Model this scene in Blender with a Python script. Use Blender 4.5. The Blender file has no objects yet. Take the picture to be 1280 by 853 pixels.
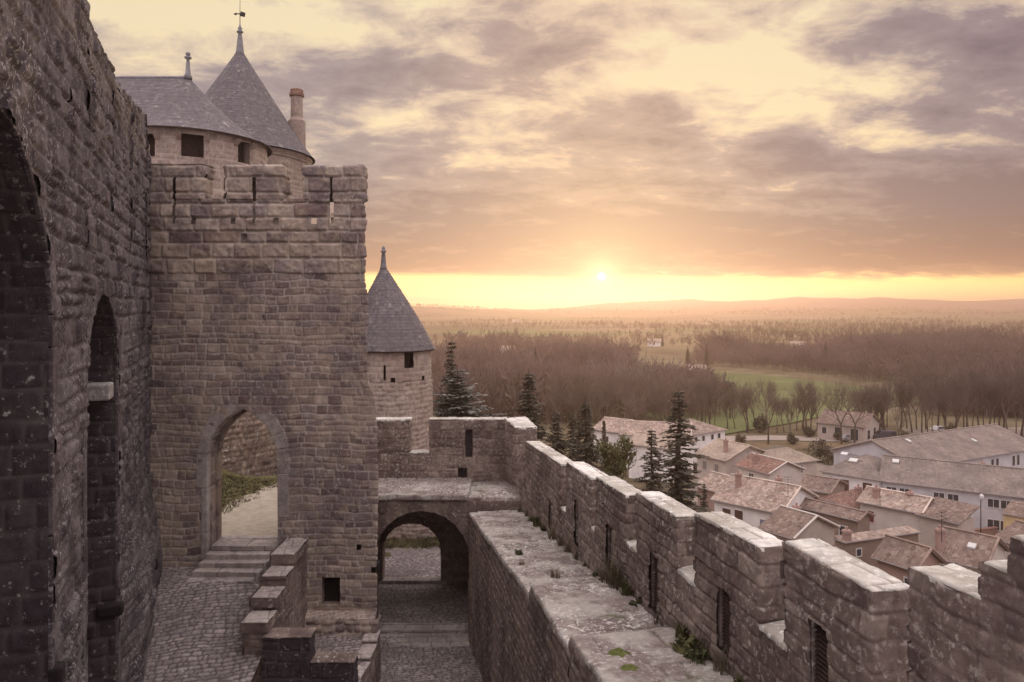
import bpy, math, random
import numpy as np
from mathutils import Vector
PI = math.pi
rs = np.random.RandomState
C = bpy.context.scene.collection
F = 900.0; HY = 385.0; CX = 640.0
def at(px, py, D):            # point seen at (px,py) of the 1280-wide photograph at depth D
    return Vector(((px-CX)/F*D, D, -(py-HY)/F*D))
def atz(px, py, z):           # point seen there that lies at height z
    D = -z*F/(py-HY); return Vector(((px-CX)/F*D, D, z))

# ------------------------------------------------------------------ naming helpers
def tag(o, label=None, cat=None, group=None, kind=None):
    if label: o['label'] = label
    if cat: o['category'] = cat
    if group: o['group'] = group
    if kind: o['kind'] = kind
    return o
def empty(name, label, cat, loc=(0,0,0), rz=0, group=None):
    o = bpy.data.objects.new(name, None); C.objects.link(o)
    o.empty_display_size = .3
    o.location = loc; o.rotation_euler = (0,0,rz)
    return tag(o, label, cat, group)
def link(name, me, mat, parent=None, keep=True):
    o = bpy.data.objects.new(name, me); C.objects.link(o)
    if mat is not None and not me.materials: me.materials.append(mat)
    if parent is not None:
        o.parent = parent
        if keep:   # mesh was made in world coordinates
            p = parent; M = None
            from mathutils import Matrix
            M = Matrix.Identity(4)
            chain = []
            while p is not None: chain.append(p); p = p.parent
            for q in reversed(chain):
                M = M @ (q.matrix_parent_inverse @ (Matrix.Translation(q.location) @ q.rotation_euler.to_matrix().to_4x4()))
            o.matrix_parent_inverse = M.inverted()
    return o
def copy_tree(o, parent=None):
    c = o.copy(); C.objects.link(c); c.parent = parent
    for ch in list(o.children): copy_tree(ch, c)
    return c
def mesh_np(name, V, Q, attrs=None, smooth=True):
    V = np.asarray(V, dtype=np.float32).reshape(-1,3); Q = np.asarray(Q, dtype=np.int32)
    me = bpy.data.meshes.new(name)
    k = Q.shape[1]; n = Q.shape[0]
    me.vertices.add(len(V)); me.vertices.foreach_set('co', V.ravel())
    me.loops.add(n*k); me.loops.foreach_set('vertex_index', Q.ravel())
    me.polygons.add(n); me.polygons.foreach_set('loop_start', np.arange(0, n*k, k, dtype=np.int32))
    me.polygons.foreach_set('use_smooth', np.full(n, smooth))
    me.update(calc_edges=True)
    if attrs:
        for a, arr in attrs.items():
            at_ = me.attributes.new(a, 'FLOAT', 'POINT'); at_.data.foreach_set('value', np.asarray(arr, dtype=np.float32).ravel())
    return me
class MB:      # polygon collector
    def __init__(s): s.v = []; s.f = []; s.r = []
    def add(s, vs, fs, r=None):
        b = len(s.v); s.v += [tuple(p) for p in vs]; s.f += [tuple(i+b for i in q) for q in fs]
        s.r += [random.random() if r is None else r]*len(vs)
    def hexa(s, p, r=None):   # 8 points: bottom 4 ccw, top 4
        s.add(p, [(3,2,1,0),(4,5,6,7),(0,1,5,4),(1,2,6,5),(2,3,7,6),(3,0,4,7)], r)
    def box(s, x0,x1,y0,y1,z0,z1, r=None):
        s.hexa([(x0,y0,z0),(x1,y0,z0),(x1,y1,z0),(x0,y1,z0),(x0,y0,z1),(x1,y0,z1),(x1,y1,z1),(x0,y1,z1)], r)
    def tube(s, a, b, r0, r1, n=6, r=None):
        a = Vector(a); b = Vector(b); d = (b-a).normalized()
        u = d.orthogonal().normalized(); w = d.cross(u)
        vs = []
        for P, R in ((a,r0),(b,r1)):
            for i in range(n):
                t = 2*PI*i/n; vs.append(P + (u*math.cos(t)+w*math.sin(t))*R)
        fs = [(i,(i+1)%n,n+(i+1)%n,n+i) for i in range(n)] + [tuple(range(n-1,-1,-1)), tuple(range(n,2*n))]
        s.add(vs, fs, r)
    def lathe(s, c, prof, n=24, r=None):
        vs = []; m = len(prof)
        for R, z in prof:
            for i in range(n):
                t = 2*PI*i/n; vs.append((c[0]+R*math.cos(t), c[1]+R*math.sin(t), c[2]+z))
        fs = []
        for j in range(m-1):
            for i in range(n): fs.append((j*n+i, j*n+(i+1)%n, (j+1)*n+(i+1)%n, (j+1)*n+i))
        fs.append(tuple(range(n-1,-1,-1))); fs.append(tuple((m-1)*n+i for i in range(n)))
        s.add(vs, fs, r)
    def mesh(s, name, smooth=False):
        me = bpy.data.meshes.new(name); me.from_pydata(s.v, [], s.f); me.update()
        a = me.attributes.new('rnd','FLOAT','POINT'); a.data.foreach_set('value', np.array(s.r, dtype=np.float32))
        a = me.attributes.new('mort','FLOAT','POINT'); a.data.foreach_set('value', np.zeros(len(s.v), dtype=np.float32))
        if smooth: me.polygons.foreach_set('use_smooth', [True]*len(me.polygons))
        return me
    def build(s, name, mat, parent=None, bevel=0, smooth=False, keep=True):
        o = link(name, s.mesh(name, smooth), mat, parent, keep)
        if bevel:
            b = o.modifiers.new('bevel','BEVEL'); b.width = bevel; b.segments = 2; b.limit_method = 'ANGLE'
        return o

# ------------------------------------------------------------------ numpy noise and masonry
def vnoise(x, y, seed=0):
    x = np.asarray(x, dtype=np.float64); y = np.asarray(y, dtype=np.float64)
    xi = np.floor(x).astype(np.int64); yi = np.floor(y).astype(np.int64)
    fx = x-xi; fy = y-yi; fx = fx*fx*(3-2*fx); fy = fy*fy*(3-2*fy)
    def h(a, b):
        n = (a*374761393 + b*668265263 + seed*974634777) & 0xffffffff
        n = ((n ^ (n >> 13))*1274126177) & 0xffffffff
        n = (n ^ (n >> 16)) & 0xffffffff
        return n/4294967295.0
    return (h(xi,yi)*(1-fx)+h(xi+1,yi)*fx)*(1-fy) + (h(xi,yi+1)*(1-fx)+h(xi+1,yi+1)*fx)*fy
def fbm(x, y, seed=0, oct=4):
    s = 0; a = .5; t = 0
    for k in range(oct):
        s = s + a*vnoise(x*2**k, y*2**k, seed+k*17); t += a; a *= .5
    return s/t
def sst(a, b, x):
    t = np.clip((x-a)/(b-a), 0, 1); return t*t*(3-2*t)
def masonry(u, v, st):
    """height, stone id, mortar mask of coursed stone at surface coordinates u (along), v (up), metres"""
    seed = st.get('seed', 1); w = st.get('warp', .03)
    uu = u + w*(fbm(u*1.7, v*1.7, seed+3, 3)-.5)*2; vv = v + w*(fbm(u*1.1, v*1.1, seed+5, 3)-.5)*2
    R = rs(seed)
    vmin, vmax, umin, umax = vv.min()-.5, vv.max()+.5, uu.min()-1, uu.max()+1
    b0 = st.get('v0', -16.0)      # course limits from a fixed start so neighbouring patches agree
    while b0 > vmin: b0 -= 5.0
    b = [b0]
    while b[-1] < vmax:
        c = st['ch']
        if 'zones' in st:
            for zt, cz in st['zones']:
                if b[-1] >= zt: c = cz
        b.append(b[-1] + R.uniform(*c))
    b = np.array(b)
    ci = np.clip(np.searchsorted(b, vv, side='right')-1, 0, len(b)-2)
    H = np.zeros_like(uu); ID = np.zeros_like(uu); MO = np.zeros_like(uu)
    for k in np.unique(ci):
        m = ci == k
        hgt = b[k+1]-b[k]; Rk = rs(seed*1000+int(k))
        lw = st['lw']; lo, hi = lw
        if st.get('asp'): lo, hi = hgt*st['asp'][0], hgt*st['asp'][1]
        ub = [st.get('u0', -40.0) + Rk.uniform(0, hi)]
        while ub[-1] < umax: ub.append(ub[-1]+Rk.uniform(lo, hi))
        ub = np.array(ub); um = uu[m]; vm = vv[m]
        j = np.clip(np.searchsorted(ub, um, side='right')-1, 0, len(ub)-2)
        rid = Rk.rand(len(ub)); off = Rk.rand(len(ub)); tx = Rk.rand(len(ub))-.5; ty = Rk.rand(len(ub))-.5
        split = (Rk.rand(len(ub)) < st.get('split', 0)) & (hgt > .27)
        vb = np.full(um.shape, b[k]); vt = np.full(um.shape, b[k+1]); sid = rid[j]
        mid = (b[k]+b[k+1])/2; lo_ = split[j] & (vm < mid); hi_ = split[j] & (vm >= mid)
        vt[lo_] = mid; vb[hi_] = mid; sid = np.where(hi_, (sid*7.3) % 1, sid)
        du = np.minimum(um-ub[j], ub[j+1]-um); dv = np.minimum(vm-vb, vt-vm)
        be = st['bevel']; jt = st.get('joint', .012)
        a1 = np.clip((du-jt)/be, 0, 1); a2 = np.clip((dv-jt)/be, 0, 1)
        pr = np.clip(1-np.sqrt((1-a1)**2+(1-a2)**2), 0, 1)
        pr = pr**.6 if st.get('boss') else sst(0, 1, pr)
        cu = (um-(ub[j]+ub[j+1])/2); cv = (vm-(vb+vt)/2)
        H[m] = st['relief']*(pr*(.75+.7*(off[j]-.5)*st.get('vary', 1))) + pr*(cu*tx[j]+cv*ty[j])*st.get('tilt', .05)
        ID[m] = sid; MO[m] = 1-np.clip(pr*3.0, 0, 1)
    rough = st.get('rough', .012)
    H = H + rough*(fbm(u*6, v*6, seed+9, 4)-.5)*2*(1-.5*MO) + st.get('wave', .03)*(fbm(u*.35, v*.35, seed+11, 2)-.5)*2
    if st.get('smear'):    # old render hiding joints in patches
        s = sst(.5, .62, fbm(u*.7, v*.5, seed+21, 3))*st['smear']; MO = MO*(1-s*.7); H = H*(1-.4*s)
    return H, ID, MO
def grid_faces(nu, nv, keep=None):
    i, j = np.meshgrid(np.arange(nu-1), np.arange(nv-1)); a = (j*nu+i)
    Q = np.stack([a, a+1, a+nu+1, a+nu], -1)
    if keep is not None: Q = Q[keep]
    return Q.reshape(-1,4)
def surf(name, P, N, U, Vv, st, mat, parent, hole=None, extra=None):
    """displaced masonry sheet. P,N: (nv,nu,3) base points, outward normals; hole(u,v)->bool"""
    H, ID, MO = masonry(U, Vv, st)
    if extra is not None: H = H + extra(U, Vv)
    W = P + N*H[...,None]
    nv, nu = U.shape; keep = None
    if hole is not None:
        uc = (U[1:,1:]+U[:-1,:-1])/2; vc = (Vv[1:,1:]+Vv[:-1,:-1])/2; keep = ~hole(uc, vc)
    me = mesh_np(name, W, grid_faces(nu, nv, keep), {'rnd':ID, 'mort':MO})
    return link(name, me, mat, parent)
def strip(name, path, zb, zt, st, mat, parent, res=.03, closed=False, hole=None, warp=None, u_off=0, flip=False):
    """vertical wall along a plan polyline; outward is to the right of travel (flip: left). zb, zt: numbers or per path point"""
    pts = [np.array(p, dtype=float) for p in path]
    if closed: pts.append(pts[0])
    n = len(pts)
    def per(z):
        z = [z]*n if np.isscalar(z) else list(z)
        if len(z) < n: z.append(z[0])
        return z
    zb = per(zb); zt = per(zt)
    seg = [(pts[i+1]-pts[i]) for i in range(n-1)]; L = [np.linalg.norm(s) for s in seg]
    nr = [np.array([s[1], -s[0]])/l*(-1 if flip else 1) for s, l in zip(seg, L)]
    X=[];Y=[];NX=[];NY=[];U=[];ZB=[];ZT=[]; u = u_off
    for i in range(n-1):
        k = max(1, int(math.ceil(L[i]/res)))
        for q in range(k + (1 if i == n-2 else 0)):
            t = q/k; p = pts[i]+seg[i]*t
            nn = nr[i]
            if q == 0 and (i > 0 or closed):
                o = nr[i-1]; s = nn+o; nn = s/(1+np.dot(nr[i], o)+1e-6) if np.dot(nr[i],o) > -.9 else nn
            if q == k and closed:
                o = nr[0]; s = nn+o; nn = s/(1+np.dot(nr[i], o)+1e-6)
            X.append(p[0]);Y.append(p[1]);NX.append(nn[0]);NY.append(nn[1]);U.append(u+L[i]*t)
            ZB.append(zb[i]*(1-t)+zb[i+1]*t);ZT.append(zt[i]*(1-t)+zt[i+1]*t)
        u += L[i]
    X,Y,NX,NY,U,ZB,ZT = map(np.array, (X,Y,NX,NY,U,ZB,ZT))
    nv = max(2, int(math.ceil((ZT-ZB).max()/res))+1); t = np.linspace(0,1,nv)[:,None]
    Z = ZB[None]*(1-t)+ZT[None]*t
    XX = np.broadcast_to(X, Z.shape).copy(); YY = np.broadcast_to(Y, Z.shape).copy(); UU = np.broadcast_to(U, Z.shape).copy()
    N = np.stack([np.broadcast_to(NX, Z.shape), np.broadcast_to(NY, Z.shape), np.zeros_like(Z)], -1)
    if warp is not None: XX, YY = warp(XX, YY, Z, N)
    return surf(name, np.stack([XX,YY,Z],-1), N, UU, Z, st, mat, parent, hole)
def cap(name, q, st, mat, parent, res=.03, over=.025, skirt=.09, tw=.012):
    """top sheet over a quad q (four 3-D corners in order) with a turned-down rim; outer rim wanders slightly"""
    q = [np.array(p, dtype=float) for p in q]; c = sum(q)/4
    q = [p + (p-c)/max(np.linalg.norm((p-c)[:2]),1e-6)*np.array([over*1.3,over*1.3,0]) for p in q]
    l1 = np.linalg.norm(q[1]-q[0]); l2 = np.linalg.norm(q[3]-q[0])
    nu = max(3, int(l1/res)+1); nv = max(3, int(l2/res)+1)
    s, t = np.meshgrid(np.linspace(0,1,nu), np.linspace(0,1,nv))
    s = np.pad(s, 1, mode='edge'); t = np.pad(t, 1, mode='edge')
    P = (q[0]*((1-s)*(1-t))[...,None] + q[1]*(s*(1-t))[...,None] + q[2]*(s*t)[...,None] + q[3]*((1-s)*t)[...,None])
    U = P[...,0]; V = P[...,1]
    ang = st.get('ang', 0); Ur = U*math.cos(ang)+V*math.sin(ang); Vr = -U*math.sin(ang)+V*math.cos(ang)
    H, ID, MO = masonry(Ur, Vr, st)
    rim = np.zeros_like(s, bool); rim[0]=rim[-1]=True; rim[:,0]=rim[:,-1]=True
    inn = np.zeros_like(rim); inn[1,:]=inn[-2,:]=True; inn[:,1]=inn[:,-2]=True
    P = P.copy(); P[...,2] += H
    edge = (fbm(U*5, V*5, 7, 3)-.5)*2
    out = P-c; out[...,2] = 0; out /= (np.linalg.norm(out, axis=-1, keepdims=True)+1e-6)
    w = (rim|inn)[...,None]
    P += out*edge[...,None]*w*tw*1.6
    P[...,2] -= np.where(rim, skirt, np.where(inn, .012, 0))
    me = mesh_np(name, P, grid_faces(s.shape[1], s.shape[0]), {'rnd':ID,'mort':MO})
    # make faces look up
    a = q[1]-q[0]; b = q[3]-q[0]
    if a[0]*b[1]-a[1]*b[0] < 0: me.flip_normals()
    return link(name, me, mat, parent)
def ground_sheet(name, q, st, mat, parent=None, res=.04, zf=None):
    q = [np.array(p, dtype=float) for p in q]
    l1 = max(np.linalg.norm(q[1]-q[0]), np.linalg.norm(q[2]-q[3])); l2 = max(np.linalg.norm(q[3]-q[0]), np.linalg.norm(q[2]-q[1]))
    nu = int(l1/res)+2; nv = int(l2/res)+2
    s, t = np.meshgrid(np.linspace(0,1,nu), np.linspace(0,1,nv))
    P = (q[0]*((1-s)*(1-t))[...,None] + q[1]*(s*(1-t))[...,None] + q[2]*(s*t)[...,None] + q[3]*((1-s)*t)[...,None])
    ang = st.get('ang', 0); U = P[...,0]*math.cos(ang)+P[...,1]*math.sin(ang); V = -P[...,0]*math.sin(ang)+P[...,1]*math.cos(ang)
    if zf is not None: P[...,2] = zf(P[...,0], P[...,1])
    H, ID, MO = masonry(U, V, st)
    P[...,2] += H
    me = mesh_np(name, P, grid_faces(nu, nv), {'rnd':ID,'mort':MO})
    a = q[1]-q[0]; b = q[3]-q[0]
    if a[0]*b[1]-a[1]*b[0] < 0: me.flip_normals()
    return link(name, me, mat, parent)
# ------------------------------------------------------------------ arches
def arch_outline(w, zb, zs, za, round_=False, n=14):
    """points (x,z) from lower left jamb over the apex to lower right jamb"""
    pts = [(-w, zb + (zs-zb)*i/8) for i in range(8)]
    H = za-zs
    if round_:
        for i in range(2*n+1):
            t = PI - PI*i/(2*n); pts.append((w*math.cos(t), zs+H*math.sin(t)))
    else:
        r = (w*w+H*H)/(2*w); c = r-w; a1 = math.acos(max(-1,min(1,c/r)))
        L = [(c - r*math.cos(a1*i/n), zs + r*math.sin(a1*i/n)) for i in range(n+1)]
        L[-1] = (0, za)
        pts += L + [(-x, z) for x, z in reversed(L[:-1])]
    pts += [(w, zb + (zs-zb)*i/8) for i in range(7, -1, -1)]
    return pts
def arch_hole(w, zs, za, cx=0, zb=-99, round_=False, grow=.03):
    w += grow; za += grow; H = za-zs
    def f(u, v):
        x = np.abs(u-cx)
        lowr = (x <= w) & (v <= zs) & (v >= zb)
        if round_: up = (v > zs) & ((x/w)**2+((v-zs)/H)**2 <= 1)
        else:
            r = (w*w+H*H)/(2*w); c = r-w
            up = (v > zs) & ((x+c)**2+(v-zs)**2 <= r*r)
        return lowr | up
    return f
def arch_ring(name, to3d, outline, t, mat, parent, front=.025, back=.3, per=2, jamb=None, zs=None):
    """voussoirs: to3d(x, z, d) -> point, d = distance out of the wall face"""
    mb = MB(); n = len(outline)
    nrm = []
    for i in range(n):
        a = outline[max(0,i-1)]; b = outline[min(n-1,i+1)]
        dx, dz = b[0]-a[0], b[1]-a[1]; l = math.hypot(dx,dz); nrm.append((-dz/l, dx/l))
    i = 0
    R = random.Random(hash(name) % 1 + n)
    while i < n-1:
        j = min(n-1, i+per)
        if i < n//2 < j: j = n//2
        tt = t*R.uniform(.9, 1.12); fr = front+R.uniform(-.008, .012)
        if jamb and zs is not None and max(outline[i][1], outline[j][1]) < zs+.01: tt = R.choice(jamb)
        A, B = outline[i], outline[j]; g = .008
        dx, dz = B[0]-A[0], B[1]-A[1]; l = math.hypot(dx,dz); ux, uz = dx/l*g, dz/l*g
        A = (A[0]+ux, A[1]+uz); B = (B[0]-ux, B[1]-uz)
        Ao = (A[0]+nrm[i][0]*tt, A[1]+nrm[i][1]*tt); Bo = (B[0]+nrm[j][0]*tt, B[1]+nrm[j][1]*tt)
        p = [to3d(*A, fr), to3d(*Ao, fr), to3d(*Bo, fr), to3d(*B, fr), to3d(*A, -back), to3d(*Ao, -back), to3d(*Bo, -back), to3d(*B, -back)]
        mb.hexa(p, R.random())
        i = j
    me = mb.mesh(name)
    import bmesh as _b
    bm = _b.new(); bm.from_mesh(me); _b.ops.recalc_face_normals(bm, faces=bm.faces); bm.to_mesh(me); bm.free()
    o = link(name, me, mat, parent)
    m = o.modifiers.new('bevel','BEVEL'); m.width = .018; m.segments = 2
    return o
def reveal(name, to3d, outline, depth, st, mat, parent, res=.05, d0=0):
    """inner face of an opening: outline swept into the wall"""
    pts = []; 
    for a, b in zip(outline[:-1], outline[1:]):
        l = math.hypot(b[0]-a[0], b[1]-a[1]); k = max(1, int(l/res))
        for q in range(k): pts.append((a[0]+(b[0]-a[0])*q/k, a[1]+(b[1]-a[1])*q/k))
    pts.append(outline[-1])
    pts = np.array(pts); tg = np.gradient(pts, axis=0); tg /= np.linalg.norm(tg, axis=1, keepdims=True)+1e-9
    nrm = np.stack([tg[:,1], -tg[:,0]], -1)      # towards the opening
    s = np.concatenate([[0], np.cumsum(np.linalg.norm(np.diff(pts, axis=0), axis=1))])
    nd = max(2, int(depth/res)+1); D = np.linspace(0, depth, nd)
    U = np.broadcast_to(D[None,:], (len(s), nd)).copy(); V = np.broadcast_to(s[:,None], (len(s), nd)).copy()
    st = dict(st); st['v0'] = 0; st['u0'] = -3
    H, ID, MO = masonry(U, V, st)
    X = pts[:,0][:,None]+nrm[:,0][:,None]*H; Z = pts[:,1][:,None]+nrm[:,1][:,None]*H
    W = np.zeros(X.shape+(3,))
    o0 = np.array(to3d(0,0,0)); ex = np.array(to3d(1,0,0))-o0; ez = np.array(to3d(0,1,0))-o0; ed = np.array(to3d(0,0,-1))-o0
    W = o0 + X[...,None]*ex + Z[...,None]*ez + (U+d0)[...,None]*ed
    return link(name, mesh_np(name, W, grid_faces(nd, len(s)), {'rnd':ID,'mort':MO}), mat, parent)

# ------------------------------------------------------------------ materials
def newmat(name):
    m = bpy.data.materials.new(name); m.use_nodes = True; nt = m.node_tree
    b = nt.nodes['Principled BSDF']; b.inputs['Specular IOR Level'].default_value = .25
    return m, nt, b
def ramp(nt, fac, stops, interp='LINEAR'):
    r = nt.nodes.new('ShaderNodeValToRGB'); r.color_ramp.interpolation = interp
    e = r.color_ramp.elements
    while len(e) < len(stops): e.new(.5)
    for k, (p, c) in enumerate(stops):
        e[k].position = p; e[k].color = (*c, 1) if len(c) == 3 else c
    if fac is not None: nt.links.new(fac, r.inputs[0])
    return r.outputs[0]
def noise(nt, scale, detail=4, rough=.55, vec=None, stretch=None, w=None):
    n = nt.nodes.new('ShaderNodeTexNoise'); n.inputs['Scale'].default_value = scale
    n.inputs['Detail'].default_value = detail; n.inputs['Roughness'].default_value = rough
    if vec is None:
        g = nt.nodes.new('ShaderNodeNewGeometry'); vec = g.outputs['Position']
    if stretch:
        mp = nt.nodes.new('ShaderNodeMapping'); mp.inputs['Scale'].default_value = stretch
        nt.links.new(vec, mp.inputs['Vector']); vec = mp.outputs[0]
    nt.links.new(vec, n.inputs['Vector']); return n.outputs['Fac']
def mix(nt, fac, a, b, typ='MIX'):
    n = nt.nodes.new('ShaderNodeMix'); n.data_type = 'RGBA'; n.blend_type = typ
    for s, v in ((n.inputs[0], fac), (n.inputs[6], a), (n.inputs[7], b)):
        if hasattr(v, 'links') or hasattr(v, 'is_linked'): nt.links.new(v, s)
        elif isinstance(v, (int, float)): s.default_value = v
        else: s.default_value = (*v, 1)
    return n.outputs[2]
def math_(nt, op, a, b=None, clamp=False):
    n = nt.nodes.new('ShaderNodeMath'); n.operation = op; n.use_clamp = clamp
    for s, v in ((n.inputs[0], a), (n.inputs[1], b)):
        if v is None: continue
        if isinstance(v, (int, float)): s.default_value = v
        else: nt.links.new(v, s)
    return n.outputs[0]
def attr(nt, name):
    a = nt.nodes.new('ShaderNodeAttribute'); a.attribute_name = name; return a.outputs['Fac']
def bump(nt, b, h, strength=.5, dist=.02):
    n = nt.nodes.new('ShaderNodeBump'); n.inputs['Strength'].default_value = strength; n.inputs['Distance'].default_value = dist
    nt.links.new(h, n.inputs['Height']); nt.links.new(n.outputs[0], b.inputs['Normal'])
def stone(name, tones, mortar, lichen=.0, lcol=(.5,.48,.45), stain=(.05,.04,.04), stain_amt=.4, pale=None, pale_amt=0, rough=.92, lscale=9, moss=0, bscale=30):
    m, nt, b = newmat(name)
    st = [(i/(len(tones)-1), t) for i, t in enumerate(tones)]
    col = ramp(nt, attr(nt,'rnd'), st)
    n1 = noise(nt, 5, 6, .65)
    col = mix(nt, .7, col, ramp(nt, n1, [(.25,(.42,.41,.42)),(.5,(1,1,1)),(.75,(1.6,1.56,1.5))]), 'MULTIPLY')
    col = mix(nt, attr(nt,'mort'), col, mortar)
    n2 = ramp(nt, noise(nt, .8, 5, .6, stretch=(1,1,.45)), [(.42,(0,0,0)),(.62,(1,1,1))])
    col = mix(nt, math_(nt,'MULTIPLY', n2, stain_amt), col, stain)
    if pale:
        n4 = ramp(nt, noise(nt, 1.3, 6, .62), [(.47,(0,0,0)),(.6,(1,1,1))])
        col = mix(nt, math_(nt,'MULTIPLY', n4, pale_amt), col, pale)
    if lichen:
        a = ramp(nt, noise(nt, lscale, 7, .72), [(.60-.12*lichen,(0,0,0)),(.66-.1*lichen,(1,1,1))])
        msk = ramp(nt, noise(nt, .9, 3, .5), [(.35,(.15,.15,.15)),(.65,(1,1,1))])
        col = mix(nt, math_(nt,'MULTIPLY', a, msk), col, lcol)
    if moss:
        a = ramp(nt, noise(nt, 1.1, 6, .7), [(.60,(0,0,0)),(.68,(1,1,1))])
        col = mix(nt, math_(nt,'MULTIPLY', a, moss), col, (.09,.10,.035))
    nt.links.new(col, b.inputs['Base Color']); b.inputs['Roughness'].default_value = rough
    bump(nt, b, noise(nt, bscale, 6, .7), .55, .025)
    return m
def plain(name, col, rough=.7, metal=0, nscale=None, namp=.3, b_s=None, spec=.25):
    m, nt, b = newmat(name); b.inputs['Roughness'].default_value = rough; b.inputs['Metallic'].default_value = metal
    b.inputs['Specular IOR Level'].default_value = spec
    if nscale:
        f = ramp(nt, noise(nt, nscale, 5, .6), [(.3,tuple(1-namp for _ in range(3))),(.7,tuple(1+namp for _ in range(3)))])
        nt.links.new(mix(nt, 1, col, f, 'MULTIPLY'), b.inputs['Base Color'])
        if b_s: bump(nt, b, noise(nt, b_s, 5, .65), .4, .03)
    else: b.inputs['Base Color'].default_value = (*col, 1)
    return m
M = {}
M['gate'] = stone('gate_stone', [(.12,.085,.085),(.35,.275,.235),(.22,.175,.165),(.48,.395,.33),(.20,.135,.12),(.31,.255,.235),(.16,.12,.11),(.40,.315,.255)], (.48,.41,.36), lichen=.3, lcol=(.48,.45,.41), stain=(.12,.09,.095), stain_amt=.6, pale=(.43,.345,.26), pale_amt=.5)
M['dark'] = stone('shaded_grimy_stone', [(.042,.031,.037),(.095,.074,.078),(.062,.049,.055),(.125,.10,.10),(.052,.039,.044),(.09,.075,.083)], (.105,.088,.088), lichen=.55, lcol=(.36,.33,.34), stain=(.035,.025,.032), stain_amt=.7, lscale=15, pale=(.21,.185,.19), pale_amt=.5)  # grimy stone, with the rampart's plum shade also mixed into its tones
M['recess'] = stone('recess_stone', [(.04,.03,.035),(.075,.06,.064),(.053,.042,.048),(.065,.047,.052)], (.11,.092,.092), lichen=.1, stain=(.04,.032,.036), stain_amt=.5)  # darker copy of the rampart stone, recess shade put into its tones
M['para'] = stone('parapet_stone', [(.135,.10,.092),(.25,.195,.17),(.185,.14,.125),(.31,.25,.215),(.155,.105,.095)], (.23,.18,.155), lichen=.55, lcol=(.44,.40,.36), stain=(.085,.058,.052), stain_amt=.7, lscale=11)
M['inner'] = stone('inner_wall_stone', [(.16,.115,.105),(.24,.185,.16),(.195,.145,.13),(.28,.22,.185),(.17,.12,.108)], (.22,.175,.15), lichen=.3, stain=(.075,.055,.05), stain_amt=.7)
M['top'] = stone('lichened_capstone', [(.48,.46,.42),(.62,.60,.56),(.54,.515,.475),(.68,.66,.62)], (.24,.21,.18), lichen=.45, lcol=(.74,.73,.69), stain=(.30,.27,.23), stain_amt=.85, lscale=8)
M['walk'] = stone('walk_slab', [(.16,.13,.12),(.225,.185,.17),(.19,.155,.145),(.26,.22,.20)], (.10,.085,.07), lichen=.6, lcol=(.62,.60,.56), stain=(.17,.13,.12), stain_amt=.7, pale=(.42,.40,.36), pale_amt=.6, lscale=11, moss=.8)
M['cobble'] = stone('cobble', [(.17,.145,.145),(.30,.26,.25),(.23,.195,.19),(.37,.32,.30)], (.07,.058,.055), lichen=.1, stain=(.11,.09,.09), stain_amt=.4, rough=.8)
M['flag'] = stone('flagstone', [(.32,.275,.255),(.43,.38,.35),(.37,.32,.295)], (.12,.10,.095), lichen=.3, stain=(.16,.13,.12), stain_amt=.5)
M['tower'] = stone('tower_stone', [(.25,.19,.165),(.36,.285,.245),(.30,.235,.205),(.42,.34,.29)], (.44,.365,.315), lichen=.2, stain=(.22,.15,.12), stain_amt=.4)
M['rubble'] = stone('rubble_stone', [(.13,.095,.075),(.23,.17,.13),(.17,.125,.10),(.28,.21,.16)], (.12,.095,.075), lichen=.3, stain=(.08,.06,.05), stain_amt=.5)
M['slate'] = stone('slate', [(.105,.092,.10),(.15,.13,.138),(.122,.107,.117),(.175,.155,.158)], (.075,.066,.075), lichen=.35, lcol=(.30,.265,.25), stain=(.12,.10,.105), stain_amt=.5, rough=.8, lscale=3)
M['lintel'] = stone('pale_beam_stone', [(.27,.25,.24),(.32,.30,.285)], (.2,.2,.2), lichen=.5, stain=(.2,.18,.17), stain_amt=.5)
M['hole'] = plain('hole_shade_and_stub', (.02,.015,.016), .9)  # shade inside niches and holes painted near-black; also colours the dark stubs
M['wood'] = plain('dark_wood_and_openings', (.05,.03,.025), .8, nscale=6)  # real wood; the same brown also paints the dark inside tower openings
M['iron'] = plain('iron', (.04,.035,.035), .5, .6)
M['lead'] = plain('lead', (.20,.19,.20), .55, nscale=4)
M['terracotta'] = plain('terracotta', (.24,.14,.105), .8, nscale=5)
M['path'] = plain('dirt_path', (.36,.31,.24), .95, nscale=1.5, namp=.25, b_s=12)

# masonry styles
S_gate = dict(seed=11, ch=(.15,.29), lw=(.16,.60), relief=.026, bevel=.014, joint=.011, rough=.016, wave=.05, split=.14, tilt=.07, warp=.085,
              zones=[(.85,(.38,.50))], v0=-13)
S_small = dict(seed=21, ch=(.17,.30), lw=(.24,.70), relief=.024, bevel=.035, joint=.008, rough=.012, wave=.05, split=.3, warp=.045, tilt=.06, smear=.6)
S_boss = dict(seed=12, ch=(.36,.48), lw=(.6,1.15), relief=.075, bevel=.045, joint=.016, rough=.042, wave=.03, boss=True, tilt=.10, warp=.03, v0=1.05)
S_left = dict(seed=31, ch=(.30,.46), lw=(.40,.95), relief=.065, bevel=.05, joint=.014, rough=.026, wave=.05, split=.15, boss=True, tilt=.12, warp=.05, vary=1.6)
S_leftsm = dict(seed=33, ch=(.30,.45), lw=(.35,.8), relief=.03, bevel=.05, joint=.01, rough=.02, wave=.04, tilt=.05, warp=.03)
S_para = dict(seed=41, ch=(.18,.32), lw=(.22,.65), relief=.028, bevel=.020, joint=.008, rough=.030, wave=.05, split=.25, tilt=.08, warp=.07, smear=.4)
S_inner = dict(seed=45, ch=(.16,.28), lw=(.20,.55), relief=.035, bevel=.045, joint=.008, rough=.02, wave=.07, split=.2, tilt=.08, warp=.05)
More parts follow.
